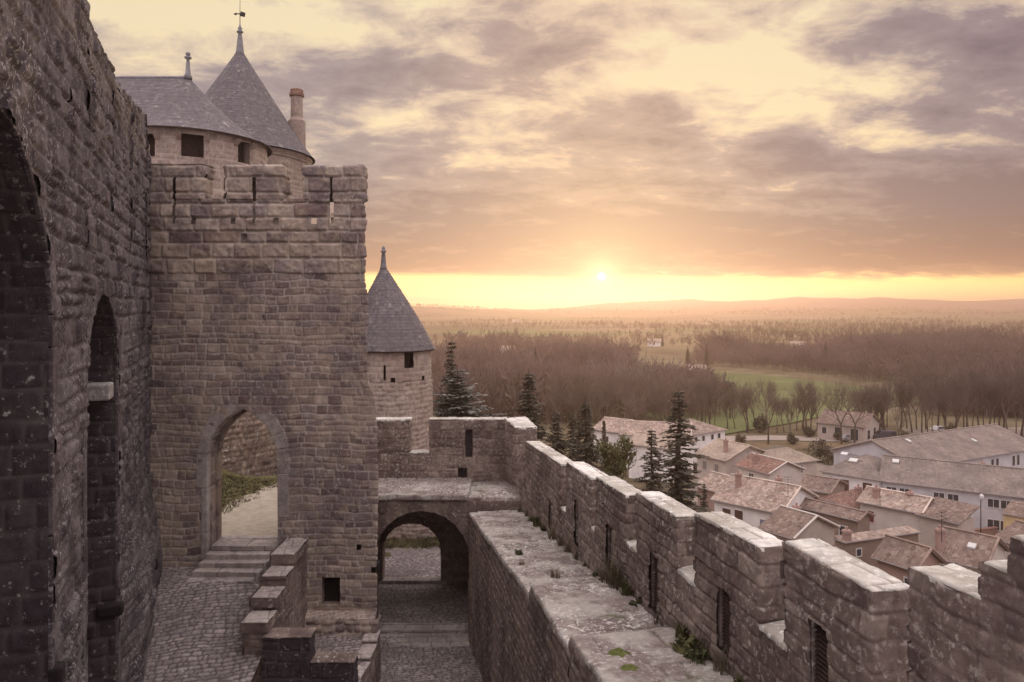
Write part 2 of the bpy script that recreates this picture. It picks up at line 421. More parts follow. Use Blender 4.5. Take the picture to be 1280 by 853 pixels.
S_cap = dict(seed=51, ch=(.5,.85), lw=(.45,.9), relief=.020, bevel=.018, joint=.008, rough=.018, wave=.012, tilt=.02, warp=.04, v0=-5, ang=.185)
S_walk = dict(seed=55, ch=(.40,.8), lw=(.35,.95), relief=.028, bevel=.022, joint=.014, rough=.018, wave=.03, tilt=.05, warp=.05, v0=-5, ang=.185)
S_cob = dict(seed=61, ch=(.10,.17), lw=(.12,.34), relief=.035, bevel=.04, joint=.006, rough=.012, wave=.05, tilt=.12, warp=.08, v0=0, ang=.25)
S_flag = dict(seed=65, ch=(.35,.55), lw=(.5,.9), relief=.015, bevel=.02, joint=.008, rough=.006, wave=.02, v0=5)
S_tow = dict(seed=71, ch=(.20,.34), lw=(.3,.7), relief=.035, bevel=.025, joint=.01, rough=.01, wave=.02, v0=-14)
S_rub = dict(seed=75, ch=(.16,.30), lw=(.18,.5), relief=.09, bevel=.08, joint=.01, rough=.04, wave=.1, split=.3, boss=True, tilt=.15, warp=.09, v0=-16)

def box_part(name, x0,x1,y0,y1,z0,z1, mat, parent, bevel=0):
    mb = MB(); mb.box(x0,x1,y0,y1,z0,z1); return mb.build(name, mat, parent, bevel)

# ================================================================== GATE TOWER (front face at depth 22)
GY = 22.0
def gx(px): return (px-CX)/F*GY
def gz(py): return -(py-HY)/F*GY
gate = empty('gate_tower', 'tall battlemented stone gate tower with a pointed doorway in its face', 'gate tower', (-8, GY, -9))
GL, GR = gx(176), gx(470)
def gwarp(X, Y, Z, N):
    # right corner leans in with height, as the worn quoins do
    k = np.clip((X-(GR-1.2))/1.2, 0, 1)
    sh = -.28*sst(-3.0, -1.9, Z) - .10*sst(.2, 1.1, Z) + .04*(fbm(Z*2.2, Z*0+3.3, 5, 3)-.5)
    return X + sh*k, Y
dcx = (gx(259)+gx(347))/2; dw = (gx(347)-gx(259))/2; dzs = gz(574); dza = gz(511); dzb = gz(684)
door_hole = arch_hole(dw, dzs, dza, dcx, zb=-13)
SQ = [(243,277),(292,277),(345,277),(393,277),(449,684),(467,712),(258,220),(306,296)]
def sqhole(u, v):
    m = np.zeros(u.shape, bool)
    for px, py in SQ:
        r = .10 if py < 300 else .085
        if py == 220: r = .07
        m |= (np.abs(u-gx(px)) < r*.8) & (np.abs(v-gz(py)) < r)
    return m
def niche(u, v): return (u > gx(402)) & (u < gx(425)) & (v > gz(757)) & (v < gz(722))
def gate_holes(u, v): return door_hole(u, v) | sqhole(u, v) | niche(u, v)
zt_face = gz(343)
path = [(GL, GY), (GR, GY), (GR-1.25, GY+3.2), (GR-2.2, GY+3.2)]
strip('lower_wall', path, -12.0, zt_face, S_gate, M['gate'], gate, res=.028, hole=gate_holes, warp=gwarp, u_off=GL)
# the bossed upper part, up to the foot of the crenels, then merlons
zc = gz(249); zm = gz(206)
slit = lambda px: (lambda u, v, a=gx(px): (np.abs(u-a) < .045) & (v > gz(280)) & (v < gz(222)))
def boss_holes(u, v):
    return sqhole(u, v) | slit(318)(u, v) | slit(415)(u, v) | slit(219)(u, v)
strip('bossed_wall', path, zt_face, zc, S_boss, M['gate'], gate, res=.028, hole=boss_holes, warp=gwarp, u_off=GL)
for k, (a, b, ztp) in enumerate([(gx(176), gx(255), gz(205)), (gx(283), gx(352), gz(206)), (gx(382), GR, gz(207))]):
    sl = [(a, GY), (b, GY), (b-(.1 if k == 2 else 0), GY+.62), (a, GY+.62)]
    mo = strip('merlon', sl, zc, ztp, S_boss, M['gate'], gate, res=.028, closed=True, hole=boss_holes, warp=gwarp, u_off=a)
    bb = b-.38 if k == 2 else b
    cap('coping', [(a,GY,ztp),(bb,GY,ztp),(bb,GY+.62,ztp),(a,GY+.62,ztp)], S_cap, M['gate'], mo, over=0, skirt=.05)
for a, b in ((255,283),(352,382)):
    cap('crenel_sill', [(gx(a)-.02,GY+.01,zc),(gx(b)+.02,GY+.01,zc),(gx(b)+.02,GY+.62,zc),(gx(a)-.02,GY+.62,zc)], S_cap, M['gate'], gate, over=0)
box_part('wall_core', GL, gx(259)-.12, GY+.10, GY+1.0, -12, zc-.05, M['gate'], gate)
box_part('wall_core', gx(347)+.12, gx(401), GY+.10, GY+1.0, -12, -3.6, M['gate'], gate)
box_part('wall_core', gx(426), GR-.42, GY+.10, GY+1.0, -12, -3.6, M['gate'], gate)
box_part('wall_core', gx(401), gx(426), GY+.55, GY+1.0, -12, -3.6, M['recess'], gate)
mb = MB()   # core over the door, with a stepped soffit following the arch
of = arch_outline(dw+.12, dzb, dzs, dza+.12, n=10)
arc = [p for p in of if p[1] >= dzs-.01]
for (x0,z0),(x1,z1) in zip(arc[:-1], arc[1:]):
    if abs(x1-x0) < 1e-4: continue
    mb.hexa([(dcx+x0,GY+.1,z0),(dcx+x1,GY+.1,z1),(dcx+x1,GY+1,z1),(dcx+x0,GY+1,z0),(dcx+x0,GY+.1,-2),(dcx+x1,GY+.1,-2),(dcx+x1,GY+1,-2),(dcx+x0,GY+1,-2)])
mb.build('wall_core', M['gate'], gate)
box_part('wall_core', gx(259)-.1, gx(347)+.1, GY+.10, GY+1.0, -2.0, zc-.05, M['gate'], gate)
box_part('wall_core', gx(347)+.1, GR-.60, GY+.10, GY+1.0, -3.62, gz(283)-.06, M['gate'], gate)
to = lambda x, z, d: (dcx+x, GY-d, z)
ol = arch_outline(dw, dzb-.9, dzs, dza)
arch_ring('arch_surround', to, ol, .36, M['flag'], gate, front=.02, back=.28, per=3, jamb=(.18,.34), zs=dzs)
reveal('door_reveal', to, ol, .75, dict(S_leftsm, seed=19, ch=(.3,.45), lw=(.4,.6), relief=.015), M['gate'], gate, d0=.25)
# inner rebate arch, a little smaller, dark
ol2 = arch_outline(dw-.10, dzb-.4, dzs-.05, dza-.13)
arch_ring('rebate_arch', lambda x,z,d: (dcx-.02+x, GY+.62-d, z), ol2, .12, M['gate'], gate, front=0, back=.3, per=3)
# niche surround and back
a, b, z0, z1 = gx(402), gx(425), gz(757), gz(722)
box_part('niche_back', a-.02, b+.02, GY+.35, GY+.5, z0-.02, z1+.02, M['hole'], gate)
mb = MB()
mb.box(a-.22,b+.22,GY-.02,GY+.45,z1,z1+.2,.3); mb.box(a-.25,b+.2,GY-.03,GY+.45,z0-.17,z0,.6)
mb.box(a-.2,a,GY-.015,GY+.45,z0,z1,.1); mb.box(b,b+.18,GY-.015,GY+.45,z0,z1,.8)
mb.build('niche_frame', M['gate'], gate, bevel=.02)
for px, py in SQ:
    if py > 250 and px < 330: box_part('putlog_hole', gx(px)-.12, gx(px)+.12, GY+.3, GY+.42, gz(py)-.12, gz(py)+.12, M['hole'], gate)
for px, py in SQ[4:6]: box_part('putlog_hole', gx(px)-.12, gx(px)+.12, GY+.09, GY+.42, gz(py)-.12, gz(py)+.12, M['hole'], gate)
# rough projecting footing right of the stair
strip('footing', [(gx(375), GY-.28), (GR+.02, GY-.30), (GR+.02, GY+.1)], -12, gz(768), dict(S_rub, seed=77, relief=.06), M['gate'], gate, res=.035, u_off=0)
cap('footing_top', [(gx(374),GY-.30,gz(768)),(GR,GY-.30,gz(770)),(GR,GY+.03,gz(762)),(gx(374),GY+.03,gz(762))], S_cob, M['gate'], gate, over=.01)

# ================================================================== DOOR STEPS
steps = empty('door_steps', 'flight of worn stone steps rising to the pointed doorway', 'steps', (dcx, 21.4, -8))
for k in range(5):
    zt = dzb - .005 - k*.155; y0 = GY+.72-.32 - k*.33 if k else GY+.02
    xl = gx(258)+.10-.05*k; xr = gx(347)+.02-.10*k
    y0 = GY+.10-.31*k; y1 = y0+.40 if k else GY+1.05
    st = dict(S_flag, seed=80+k, lw=(.9,1.6), ch=(1.5,2.5), v0=10, rough=.012, wave=.03)
    s = strip('step', [(xl, y0), (xr, y0), (xr, y1), (xl, y1)], zt-.6, zt, dict(st, v0=-20, ch=(.9,1.2)), M['flag'], steps, res=.03, closed=True)
    cap('tread', [(xl,y0,zt),(xr,y0,zt),(xr,y1,zt),(xl,y1,zt)], st, M['flag'], s, res=.03, over=.012, skirt=.04)

# ================================================================== COURTYARD GROUND
def court_z(X, Y):
    Z = -7.93 - .33*(20.8-Y)*.95 + 0*X
    Z = np.where(Y > 20.8, -7.93, Z); Z = np.maximum(Z, -10.4)
    return Z - .15*sst(-8.5,-6.9,X)
o = ground_sheet('ground', [(-11.8,14.2,0),(-6.35,14.2,0),(-6.35,22.1,0),(-11.8,22.1,0)], S_cob, M['cobble'], None, res=.035, zf=court_z); tag(o, kind='structure')
o = ground_sheet('ground', [(-6.6,18.2,0),(-4.1,18.2,0),(-4.1,22.1,0),(-6.6,22.1,0)], dict(S_cob, seed=62), M['cobble'], None, res=.04, zf=lambda X,Y: -9.85-.10*(22-Y)+0*X); tag(o, kind='structure')
# lower lane through the passage
def lane_z(X, Y):
    return -11.33 + .02*np.sin(X*3)+ .0*Y + .10*sst(-3.2,-4.6,X)
o = ground_sheet('lane', [(-5.4,15,0),(0.5,15,0),(-1.0,25.1,0),(-5.4,25.1,0)], dict(S_cob, seed=63), M['cobble'], None, res=.045, zf=lane_z); tag(o, kind='structure')
o = ground_sheet('lane', [(-6.0,25.4,0),(-1.0,25.4,0),(-1.2,29.6,0),(-6.2,29.6,0)], dict(S_cob, seed=64, relief=.02), M['flag'], None, res=.05, zf=lambda X,Y: -11.30+0*X); tag(o, kind='structure')  # paler stone colour put in for the light this enclosed floor lacks
o = ground_sheet('lane', [(-9.5,29.95,0),(2,29.95,0),(4,35.5,0),(-9.5,35.5,0)], dict(S_cob, seed=66, relief=.02), M['cobble'], None, res=.07, zf=lambda X,Y: -11.33+.02*X); tag(o, kind='structure')
fl = empty('threshold_slab', 'row of pale flagstones and a raised sill before the vaulted passage', 'paving', (-3.1, 24.6, -11.3))
cap('slab_row', [(-5.1,24.0,-11.27),(-1.45,24.05,-11.27),(-1.5,24.9,-11.27),(-5.2,24.9,-11.27)], dict(S_flag, ang=.05), M['flag'], fl, over=.02, skirt=.1)
s = strip('sill_step', [(-5.1,24.92),(-1.45,24.92),(-1.45,25.45),(-5.1,25.45)], -11.6, -11.14, dict(S_flag, lw=(1,1.6)), M['flag'], fl, closed=True)
cap('tread', [(-5.1,24.92,-11.14),(-1.45,24.92,-11.14),(-1.45,25.45,-11.14),(-5.1,25.45,-11.14)], dict(S_flag, lw=(.8,1.4), ch=(1,2)), M['flag'], s, over=.015, skirt=.04)
fl2 = empty('threshold_slab', 'worn stone sill under the far pointed opening of the passage', 'paving', (-4, 29.8, -11.3))
s = strip('sill_step', [(-5.6,29.55),(-2.7,29.55),(-2.7,30.0),(-5.6,30.0)], -11.6, -11.22, dict(S_flag, lw=(1,1.6)), M['flag'], fl2, closed=True)
cap('tread', [(-5.4,29.55,-11.22),(-2.7,29.55,-11.22),(-2.7,30.0,-11.22),(-5.4,30.0,-11.22)], dict(S_flag, lw=(.8,1.4), ch=(1,2)), M['flag'], s, over=.015, skirt=.04)

# ================================================================== STEPPED COURTYARD WALL (L-shaped)
sw = empty('stepped_wall', 'low L-shaped stone wall stepping down from the doorway beside the courtyard', 'wall', (-6.5, 20, -8.5))
S_blk = dict(S_para, seed=47, ch=(.28,.40), lw=(.5,.9), relief=.02, rough=.018)
XL, XR = -6.86, -6.24
for k, (y0, y1, zt) in enumerate([(20.55,21.98,-7.03),(19.80,20.55,-7.37),(19.03,19.80,-7.65),(18.30,19.03,-7.99)]):
    s = strip('wall_block', [(XL,y0),(XR,y0),(XR,y1),(XL,y1)], -10.6, zt-.10, S_blk, M['dark'] if k > 3 else M['inner'], sw, closed=True, u_off=k*1.3)
    s2 = strip('capping_block', [(XL-.02,y0-.02),(XR+.02,y0-.02),(XR+.02,y1),(XL-.02,y1)], zt-.26, zt, dict(S_blk, seed=90+k, lw=(1.5,2), ch=(.9,1)), M['inner'], s, res=.025, closed=True)
    cap('top_face', [(XL-.02,y0-.02,zt),(XR+.02,y0-.02,zt),(XR+.02,y1,zt),(XL-.02,y1,zt)], dict(S_cap, seed=53+k), M['flag'], s, res=.025, over=.0, skirt=.03)
for k, (x0, x1, zt) in enumerate([(-6.28,-5.08,-8.30),(-5.08,-3.98,-8.93)]):
    y0, y1 = 18.12, 18.68
    s = strip('wall_block', [(x0,y0),(x1,y0),(x1,y1),(x0,y1)], -11.6, zt, S_blk, M['recess'], sw, closed=True, u_off=k*1.3)
    cap('top_face', [(x0,y0,zt),(x1,y0,zt),(x1,y1,zt),(x0,y1,zt)], dict(S_cap, seed=63+k), M['inner'], s, res=.025, over=.01, skirt=.03)
# curved kerb with descending slabs at the tower's foot
kb = empty('kerb_steps', 'narrow curved kerb of pale slabs stepping down at the tower foot beside the lane', 'kerb', (-4.2, 20.5, -10))
kp = [(-4.02,21.95),(-3.98,21.2),(-4.02,20.4),(-4.12,19.6),(-4.22,18.75)]
for k in range(4):
    (xa, ya), (xb, yb) = kp[k+1], kp[k]
    zt = -9.78-.13*k
    s = strip('kerb_block', [(xa-.42,ya),(xa,ya),(xb,yb),(xb-.42,yb)], -11.6, zt, dict(S_blk, seed=101+k), M['inner'], kb, closed=True, u_off=k*2.)
    cap('slab', [(xa-.42,ya,zt),(xa,ya,zt),(xb,yb,zt),(xb-.42,yb,zt)], dict(S_cap, seed=111+k), M['flag'], s, res=.03, over=.02, skirt=.05)

# ================================================================== LEFT RAMPART with tall arched recesses
LW = empty('rampart_wall', 'towering dark weathered rampart with tall arched recesses along the left', 'wall', (-8, 13, -9))
def lx(D): return -11.1+.39*(22-D)
ld = np.array([-.39, 1.])/math.hypot(.39, 1); ln = np.array([1., .39])/math.hypot(.39, 1)   # along, outward
S0 = 0.0
def lpt(s, out=0): D = s/1.0734; return (lx(D)+ln[0]*out, D+ln[1]*out)
A2 = dict(w=1.80, zs=-1.55, za=.26, cx=14.03*1.0734); A1 = dict(w=2.55, zs=-.55, za=2.15, cx=7.58*1.0734)
ha1 = arch_hole(A1['w'], A1['zs'], A1['za'], A1['cx']); ha2 = arch_hole(A2['w'], A2['zs'], A2['za'], A2['cx'])
def lhole(u, v):
    return ha1(u, v) | ha2(u, v) | ((np.abs(u-10.9*1.0734) < .05) & (v > 2.9) & (v < 3.4))
def lwarp(X, Y, Z, N):
    b = .36*(1-sst(-8.0, -4.3, Z))*sst(15.8, 17.6, Y)
    return X+N[...,0]*b, Y+N[...,1]*b
s0, s1 = 3.0*1.0734, 22.0*1.0734
# profile of the top: per point heights
prof = [(3.0,6.5),(12.38,6.5),(12.42,4.97),(15.0,5.0),(15.12,4.88),(18,5.15),(20.9,5.62),(21.0,5.0),(22.3,4.4)]
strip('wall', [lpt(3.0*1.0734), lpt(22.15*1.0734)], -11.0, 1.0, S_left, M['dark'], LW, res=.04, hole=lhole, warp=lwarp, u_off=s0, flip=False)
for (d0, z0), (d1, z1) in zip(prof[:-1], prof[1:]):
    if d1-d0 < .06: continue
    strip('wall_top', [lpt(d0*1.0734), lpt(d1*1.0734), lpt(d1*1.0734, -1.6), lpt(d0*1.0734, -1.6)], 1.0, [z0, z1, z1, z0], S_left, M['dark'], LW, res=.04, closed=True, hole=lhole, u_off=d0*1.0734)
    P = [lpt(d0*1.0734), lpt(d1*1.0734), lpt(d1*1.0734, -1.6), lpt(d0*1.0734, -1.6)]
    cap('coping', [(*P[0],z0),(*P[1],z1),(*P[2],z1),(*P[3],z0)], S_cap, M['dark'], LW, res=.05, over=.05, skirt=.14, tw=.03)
for A, nm in ((A1,'large'), (A2,'small')):
    t3 = (lambda cx: (lambda x, z, d: (*lpt(cx+x, d), z)))(A['cx'])
    ol = arch_outline(A['w'], -11, A['zs'], A['za'], n=18)
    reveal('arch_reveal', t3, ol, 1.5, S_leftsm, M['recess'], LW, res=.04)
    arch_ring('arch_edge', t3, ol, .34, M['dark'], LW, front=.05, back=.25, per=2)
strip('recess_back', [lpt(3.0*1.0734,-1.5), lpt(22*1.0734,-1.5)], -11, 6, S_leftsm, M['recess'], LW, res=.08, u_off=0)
# inner narrow opening in the big recess: a second, deeper, blackened arch at its back
mb = MB()
p = lpt(14.9*1.0734+.02, 0)
for z0, z1 in ((-1.94,-1.60),):
    a = 15.05*1.0734; b = 15.62*1.0734
    q = [lpt(a,-.02), lpt(b,-.02), lpt(b,-.95), lpt(a,-.95)]
    mb.hexa([(*q[0],z0),(*q[1],z0),(*q[2],z0),(*q[3],z0),(*q[0],z1),(*q[1],z1),(*q[2],z1),(*q[3],z1)][::1])
me_o = mb.build('stone_beam', M['lintel'], LW, bevel=.04)
for (D, z, sz, out) in ((12.33,-5.56,.24,.0),(15.62,-6.55,.24,.0),(19.9,-7.15,.26,.28),(10.02,-5.12,.26,.0)):
    mb = MB(); q = [lpt(D*1.0734-sz*.5+.05, out+.16), lpt(D*1.0734+sz*.5+.05, out+.16), lpt(D*1.0734+sz*.5+.05, out-.35), lpt(D*1.0734-sz*.5+.05, out-.35)]
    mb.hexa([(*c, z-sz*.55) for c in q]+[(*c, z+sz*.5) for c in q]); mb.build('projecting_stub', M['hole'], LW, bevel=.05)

# ================================================================== PARAPET WALL on the right
PD = np.array([-168/900., 1.]); PL = np.linalg.norm(PD); pd_ = PD/PL; pn = np.array([-pd_[1], pd_[0]])   # inward (towards the walk)
def pin(D, off=0):      # inner face of the parapet at depth D; off>0 outward
    x = 5.0+PD[0]*D; return (x-pn[0]*off*1.0, D-pn[1]*off)
TH = .45
CW = empty('curtain_wall', 'long crenellated stone parapet descending beside the rampart walk', 'wall', (1, 15, -9))
def wz(D):              # level of the walk
    if D > 15.15: return -5.93 - .112*(D-15.15)
    if D > 12.1: return -5.56 - .055*(D-12.1)
    return -5.37 + .085*(12.1-D)
loops = [(20.8,-5.55,-6.40,.34),(18.05,-4.82,-5.95,.34),(15.5,-4.68,-5.6,.36),(12.97,-4.45,-5.48,.42),(10.39,-4.07,-4.98,.36),(8.15,-3.58,-4.75,.36),(4.6,-3.3,-4.4,.36)]
SP = lambda D: D*PL
def lophole(u, v):
    m = np.zeros(u.shape, bool)
    for D, z1, z0, w in loops: m |= (np.abs(u-SP(D)) < w*.5) & (v > z0) & (v < z1)
    return m
mer = [(24.2,19.65,-4.50,-4.27),(18.99,16.9,-4.08,-3.98),(16.4,14.5,-3.86,-3.78),(13.85,12.03,-3.56,-3.49),(11.3,9.43,-3.23,-3.13),(8.80,7.27,-2.87,-2.86),(6.72,5.90,-2.43,-2.41),(5.90,5.64,-2.09,-2.09),(5.64,2.4,-1.80,-1.78)]
def merlon(Da, Db, za, zb, zlow_a, zlow_b, name='merlon', res=.022):
    # Da far, Db near
    a, b, c, d = pin(Db), pin(Db, TH), pin(Da, TH), pin(Da)
    u0 = SP(Db)
    # loop: near-inner -> ... inner side must be to the right of travel? outward normals: go a->b->c->d (ccw) gives right=outward
    path = [d, a, b, c]
    s = strip(name, path, [zlow_a, zlow_b, zlow_b, zlow_a], [za, zb, zb, za], S_para, M['para'], CW, res=res, closed=True,
              hole=None, u_off=-SP(Da))
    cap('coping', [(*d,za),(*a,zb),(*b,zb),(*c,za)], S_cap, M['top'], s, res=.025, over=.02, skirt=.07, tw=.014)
    return s
# pattern along the inner face uses u=-SP(D): loopholes in that coordinate
_lop = lophole
def strip_par(name, path, zb, zt, u_off, holes, res, mat=None, st=None):
    return strip(name, path, zb, zt, st or S_para, mat or M['para'], CW, res=res, closed=True, hole=holes, u_off=u_off)
def merlon2(Da, Db, za, zb, res=.022):
    a, b, c, d = pin(Db), pin(Db, TH), pin(Da, TH), pin(Da)
    La = wz(Da)-.25; Lb = wz(Db)-.25
    len_in = SP(Da)-SP(Db)
    def hole(u, v):
        inner = (u <= -SP(Db)+1e-6)
        m = np.zeros(u.shape, bool)
        for D, z1, z0, w in loops: m |= (np.abs(u+SP(D)) < w*.5) & (v > z0) & (v < z1)
        return m & inner
    s = strip_par('merlon', [d, a, b, c], [La,Lb,Lb,La], [za,zb,zb,za], -SP(Da), hole, res)
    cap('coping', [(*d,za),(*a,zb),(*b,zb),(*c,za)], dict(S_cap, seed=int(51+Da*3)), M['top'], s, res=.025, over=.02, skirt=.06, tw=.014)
    for D, z1, z0, w in loops:
        if Db < D < Da:
            # niche: jambs, head, sill and dark back
            mb = MB(); e = .5*w/PL
            def P(D_, off, z): return (*pin(D_, off), z)
            mb.hexa([P(D-e-.08,.03,z0),P(D-e,.03,z0),P(D-e,.40,z0),P(D-e-.08,.40,z0),P(D-e-.08,.03,z1),P(D-e,.03,z1),P(D-e,.40,z1),P(D-e-.08,.40,z1)])
            mb.hexa([P(D+e,.03,z0),P(D+e+.08,.03,z0),P(D+e+.08,.40,z0),P(D+e,.40,z0),P(D+e,.03,z1),P(D+e+.08,.03,z1),P(D+e+.08,.40,z1),P(D+e,.40,z1)])
            mb.hexa([P(D-e-.1,.015,z1),P(D+e+.1,.015,z1),P(D+e+.1,.40,z1),P(D-e-.1,.40,z1),P(D-e-.1,.015,z1+.16),P(D+e+.1,.015,z1+.16),P(D+e+.1,.40,z1+.16),P(D-e-.1,.40,z1+.16)])
            mb.build('niche_jamb', M['para'], s, bevel=.01)
            mb = MB(); mb.hexa([P(D-e,.30,z0-.03),P(D+e,.30,z0-.03),P(D+e,.40,z0-.03),P(D-e,.40,z0-.03),P(D-e,.30,z1),P(D+e,.30,z1),P(D+e,.40,z1),P(D-e,.40,z1)])
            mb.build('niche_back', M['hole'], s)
            if D < 14:
                mb = MB(); z = z0+.03
                while z < z1-.04:
                    mb.hexa([P(D-e,.06,z-.03),P(D+e,.06,z-.03),P(D+e,.13,z+.01),P(D-e,.13,z+.01),P(D-e,.06,z-.022),P(D+e,.06,z-.022),P(D+e,.13,z+.018),P(D-e,.13,z+.018)]); z += .055
                mb.build('louvre', M['wood'], s)
    return s
for Da, Db, za, zb in mer: merlon2(Da, Db, za, zb, .022 if Da < 17 else .03)
# low crenel walls between merlons
gaps = [(26.0,24.2),(19.65,18.99),(16.9,16.4),(14.5,13.85),(12.03,11.3),(9.43,8.80),(7.27,6.72)]
for Da, Db in gaps:
    zs_ = wz((Da+Db)/2)+1.02
    e = .0
    a, b, c, d = pin(Db-.03), pin(Db-.03, TH-.02), pin(Da+.03, TH-.02), pin(Da+.03)
    off = .012
    a = pin(Db-.03, off); d = pin(Da+.03, off)
    s = strip_par('crenel_wall', [d, a, b, c], [wz(Da)-.25]*4, zs_-.07, -SP(Da+.03), None, .03)
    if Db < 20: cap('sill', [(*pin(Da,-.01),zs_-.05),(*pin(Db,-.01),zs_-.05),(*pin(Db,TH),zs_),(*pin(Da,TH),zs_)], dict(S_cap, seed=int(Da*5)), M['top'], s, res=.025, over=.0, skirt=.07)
# outer face of the wall down to its foot, inner retaining face down to the lane
WW = 1.80     # walk width
def pl(D): return pin(D, -WW)
strip('outer_face', [pin(2.4, TH+.02), pin(26.5, TH+.02)], -20, [wz(2.4)-.2, wz(26.5)-.2], S_inner, M['inner'], CW, res=.10)
INW = empty('retaining_wall', 'rough rubble wall carrying the rampart walk above the lane', 'wall', (0, 15, -11))
for Da, Db in ((25.02,15.15),(15.15,12.1),(12.1,3.0)):
    strip('wall_face', [pl(Da), pl(Db)], -11.7, [wz(Da-.01)-.05, wz(Db+.01)-.05], S_inner, M['inner'], INW, res=.032 if Da < 20 else .036, u_off=-SP(Da))
# the walk
for Da, Db in ((25.05,15.15),(15.15,12.1),(12.1,3.0)):
    za = wz(Da-.01 if Da < 25 else Da); zb = wz(Db+.01)
    q = [(*pin(Db,-WW-.03),zb),(*pin(Db,.02),zb),(*pin(Da,.02),za),(*pin(Da,-WW-.03),za)]
    o = cap('walkway', q, S_walk, M['walk'], None, res=.03, over=0, skirt=.14, tw=.02); tag(o, kind='structure')
    # step riser
    if Da < 25:
        mb = MB(); zz = za-.02
        A, B = pin(Da,-WW), pin(Da,.02); A2_, B2_ = pin(Da-.3,-WW), pin(Da-.3,.02)
        mb.hexa([(*A2_,zz-.5),(*B2_,zz-.5),(*B,zz-.5),(*A,zz-.5),(*A2_,zz),(*B2_,zz),(*B,zz),(*A,zz)]); mb.build('step_riser', M['inner'], INW)

# ================================================================== CROSS WALL, LANDING, PASSAGE
CD = 27.3
XW = empty('cross_wall', 'crenellated wall closing the far end of the rampart walk above the archway', 'wall', (-3, CD, -9))
def cx_(px, D=CD): return (px-CX)/F*D
def cz_(py, D=CD): return -(py-HY)/F*D
Lz = -6.50
S_x = dict(S_para, seed=43, lw=(.4,.95), ch=(.28,.42))
xl, xg0, xg1, xr = cx_(455), cx_(512), cx_(537), cx_(632)
zt_ = cz_(524.5); zg = cz_(566)
def xhole(u, v): return ((np.abs(u-cx_(586)) < .14) & (v > cz_(571)) & (v < cz_(537))) | ((np.abs(u-cx_(578)) < .18) & (v > cz_(597)) & (v < cz_(585)))
for a, b, zt in ((xl,xg0,zt_),(xg1,xr,zt_)):
    s = strip('merlon', [(a,CD),(b,CD),(b,CD+.5),(a,CD+.5)], -6.9, zt, S_x, M['para'], XW, res=.035, closed=True, hole=xhole, u_off=a)
    cap('coping', [(a,CD,zt),(b,CD,zt),(b,CD+.5,zt),(a,CD+.5,zt)], S_cap, M['top'], s, res=.03, over=.03, skirt=.08)
s = strip('crenel_wall', [(xg0-.03,CD+.01),(xg1+.03,CD+.01),(xg1+.03,CD+.48),(xg0-.03,CD+.48)], -6.9, zg, S_x, M['para'], XW, res=.035, closed=True, u_off=xg0)
cap('sill', [(xg0,CD,zg),(xg1,CD,zg),(xg1,CD+.5,zg),(xg0,CD+.5,zg)], S_cap, M['top'], s, over=.0, skirt=.05)
box_part('niche_back', cx_(586)-.18, cx_(586)+.18, CD+.18, CD+.35, cz_(572), cz_(536), M['recess'], XW)
box_part('niche_back', cx_(578)-.2, cx_(578)+.2, CD+.25, CD+.35, cz_(599), cz_(584), M['recess'], XW)
# corner merlon where parapet and cross wall meet
zc0, zc1 = cz_(523.5), -4.33
A = (xr,CD+.0); B = pin(26.0); Cc = pin(26.0, .75); Dd = (pin(27.9,.75)[0], 27.8); E = (xr, 27.8)
s = strip('corner_merlon', [A, B, Cc, Dd, E], -9, [zc0, zc1, zc1, zc0, zc0], S_x, M['para'], XW, res=.035, closed=True)
cap('coping', [(*A,zc0),(*B,zc1),(*Cc,zc1),(*Dd,zc0)], S_cap, M['top'], s, over=.03, skirt=.08)
# landing over the passage
AD = 25.0
arw = empty('gate_passage', 'vaulted stone archway under the landing between tower and rampart walk', 'archway', (-3.1, AD, -11))
pcx, pw, pzs, pza = -3.14, 1.66, -8.75, -7.06
def ph(u, v): return arch_hole(pw, pzs, pza, pcx, round_=True)(u, v)
strip('front_wall', [(-6.4,AD),(-1.05,AD)], -11.6, Lz-.12, dict(S_x, seed=44), M['inner'], arw, res=.035, hole=ph, u_off=-6.4)
t3 = lambda x, z, d: (pcx+x, AD-d, z)
ol = arch_outline(pw, -11.4, pzs, pza, round_=True, n=12)
arch_ring('arch_surround', t3, ol, .34, M['inner'], arw, front=.03, back=.3, per=2)
reveal('arch_reveal', t3, ol, .7, dict(S_small, seed=29), M['inner'], arw, res=.06)
vcx, vw = -3.55, 2.15
vol = arch_outline(vw, -11.4, pzs, pza+.03, round_=True, n=12)
reveal('vault', lambda x, z, d: (vcx+x, AD+.65-d, z), vol, 4.0, dict(S_small, seed=29), M['inner'], arw, res=.06)
strip('vault_end_wall', [(-1.2,AD+.68),(-6.3,AD+.68)], -11.6, -6.8, dict(S_x, seed=49), M['inner'], arw, res=.06, hole=lambda u, v: arch_hole(pw, pzs, pza, pcx, round_=True)(-1.2-u, v))
fcx, fw, fzs, fza = -4.12, 1.19, -10.0, -8.86
def fh(u, v): return arch_hole(fw, fzs, fza, fcx)(u, v)
strip('rear_wall', [(-7.5,29.6),(-.9,29.6)], -11.6, -6.6, dict(S_x, seed=46), M['inner'], arw, res=.05, hole=fh, u_off=-7.5)
t4 = lambda x, z, d: (fcx+x, 29.6-d, z)
ol4 = arch_outline(fw, -11.4, fzs, fza, n=10)
arch_ring('inner_arch', t4, ol4, .28, M['inner'], arw, front=.03, back=.3, per=2)
reveal('inner_reveal', t4, ol4, .4, S_small, M['inner'], arw, res=.06, d0=.2)
strip('rear_wall', [(-.9,30.0),(-7.5,30.0)], -11.6, -6.6, dict(S_x, seed=46), M['inner'], arw, res=.06, hole=lambda u,v: fh(-8.4-u+0*v, v), u_off=-7.5)
box_part('riser_wall', -1.56, .42, AD-.02, AD+.3, Lz-1.2, Lz-.2, M['inner'], arw)
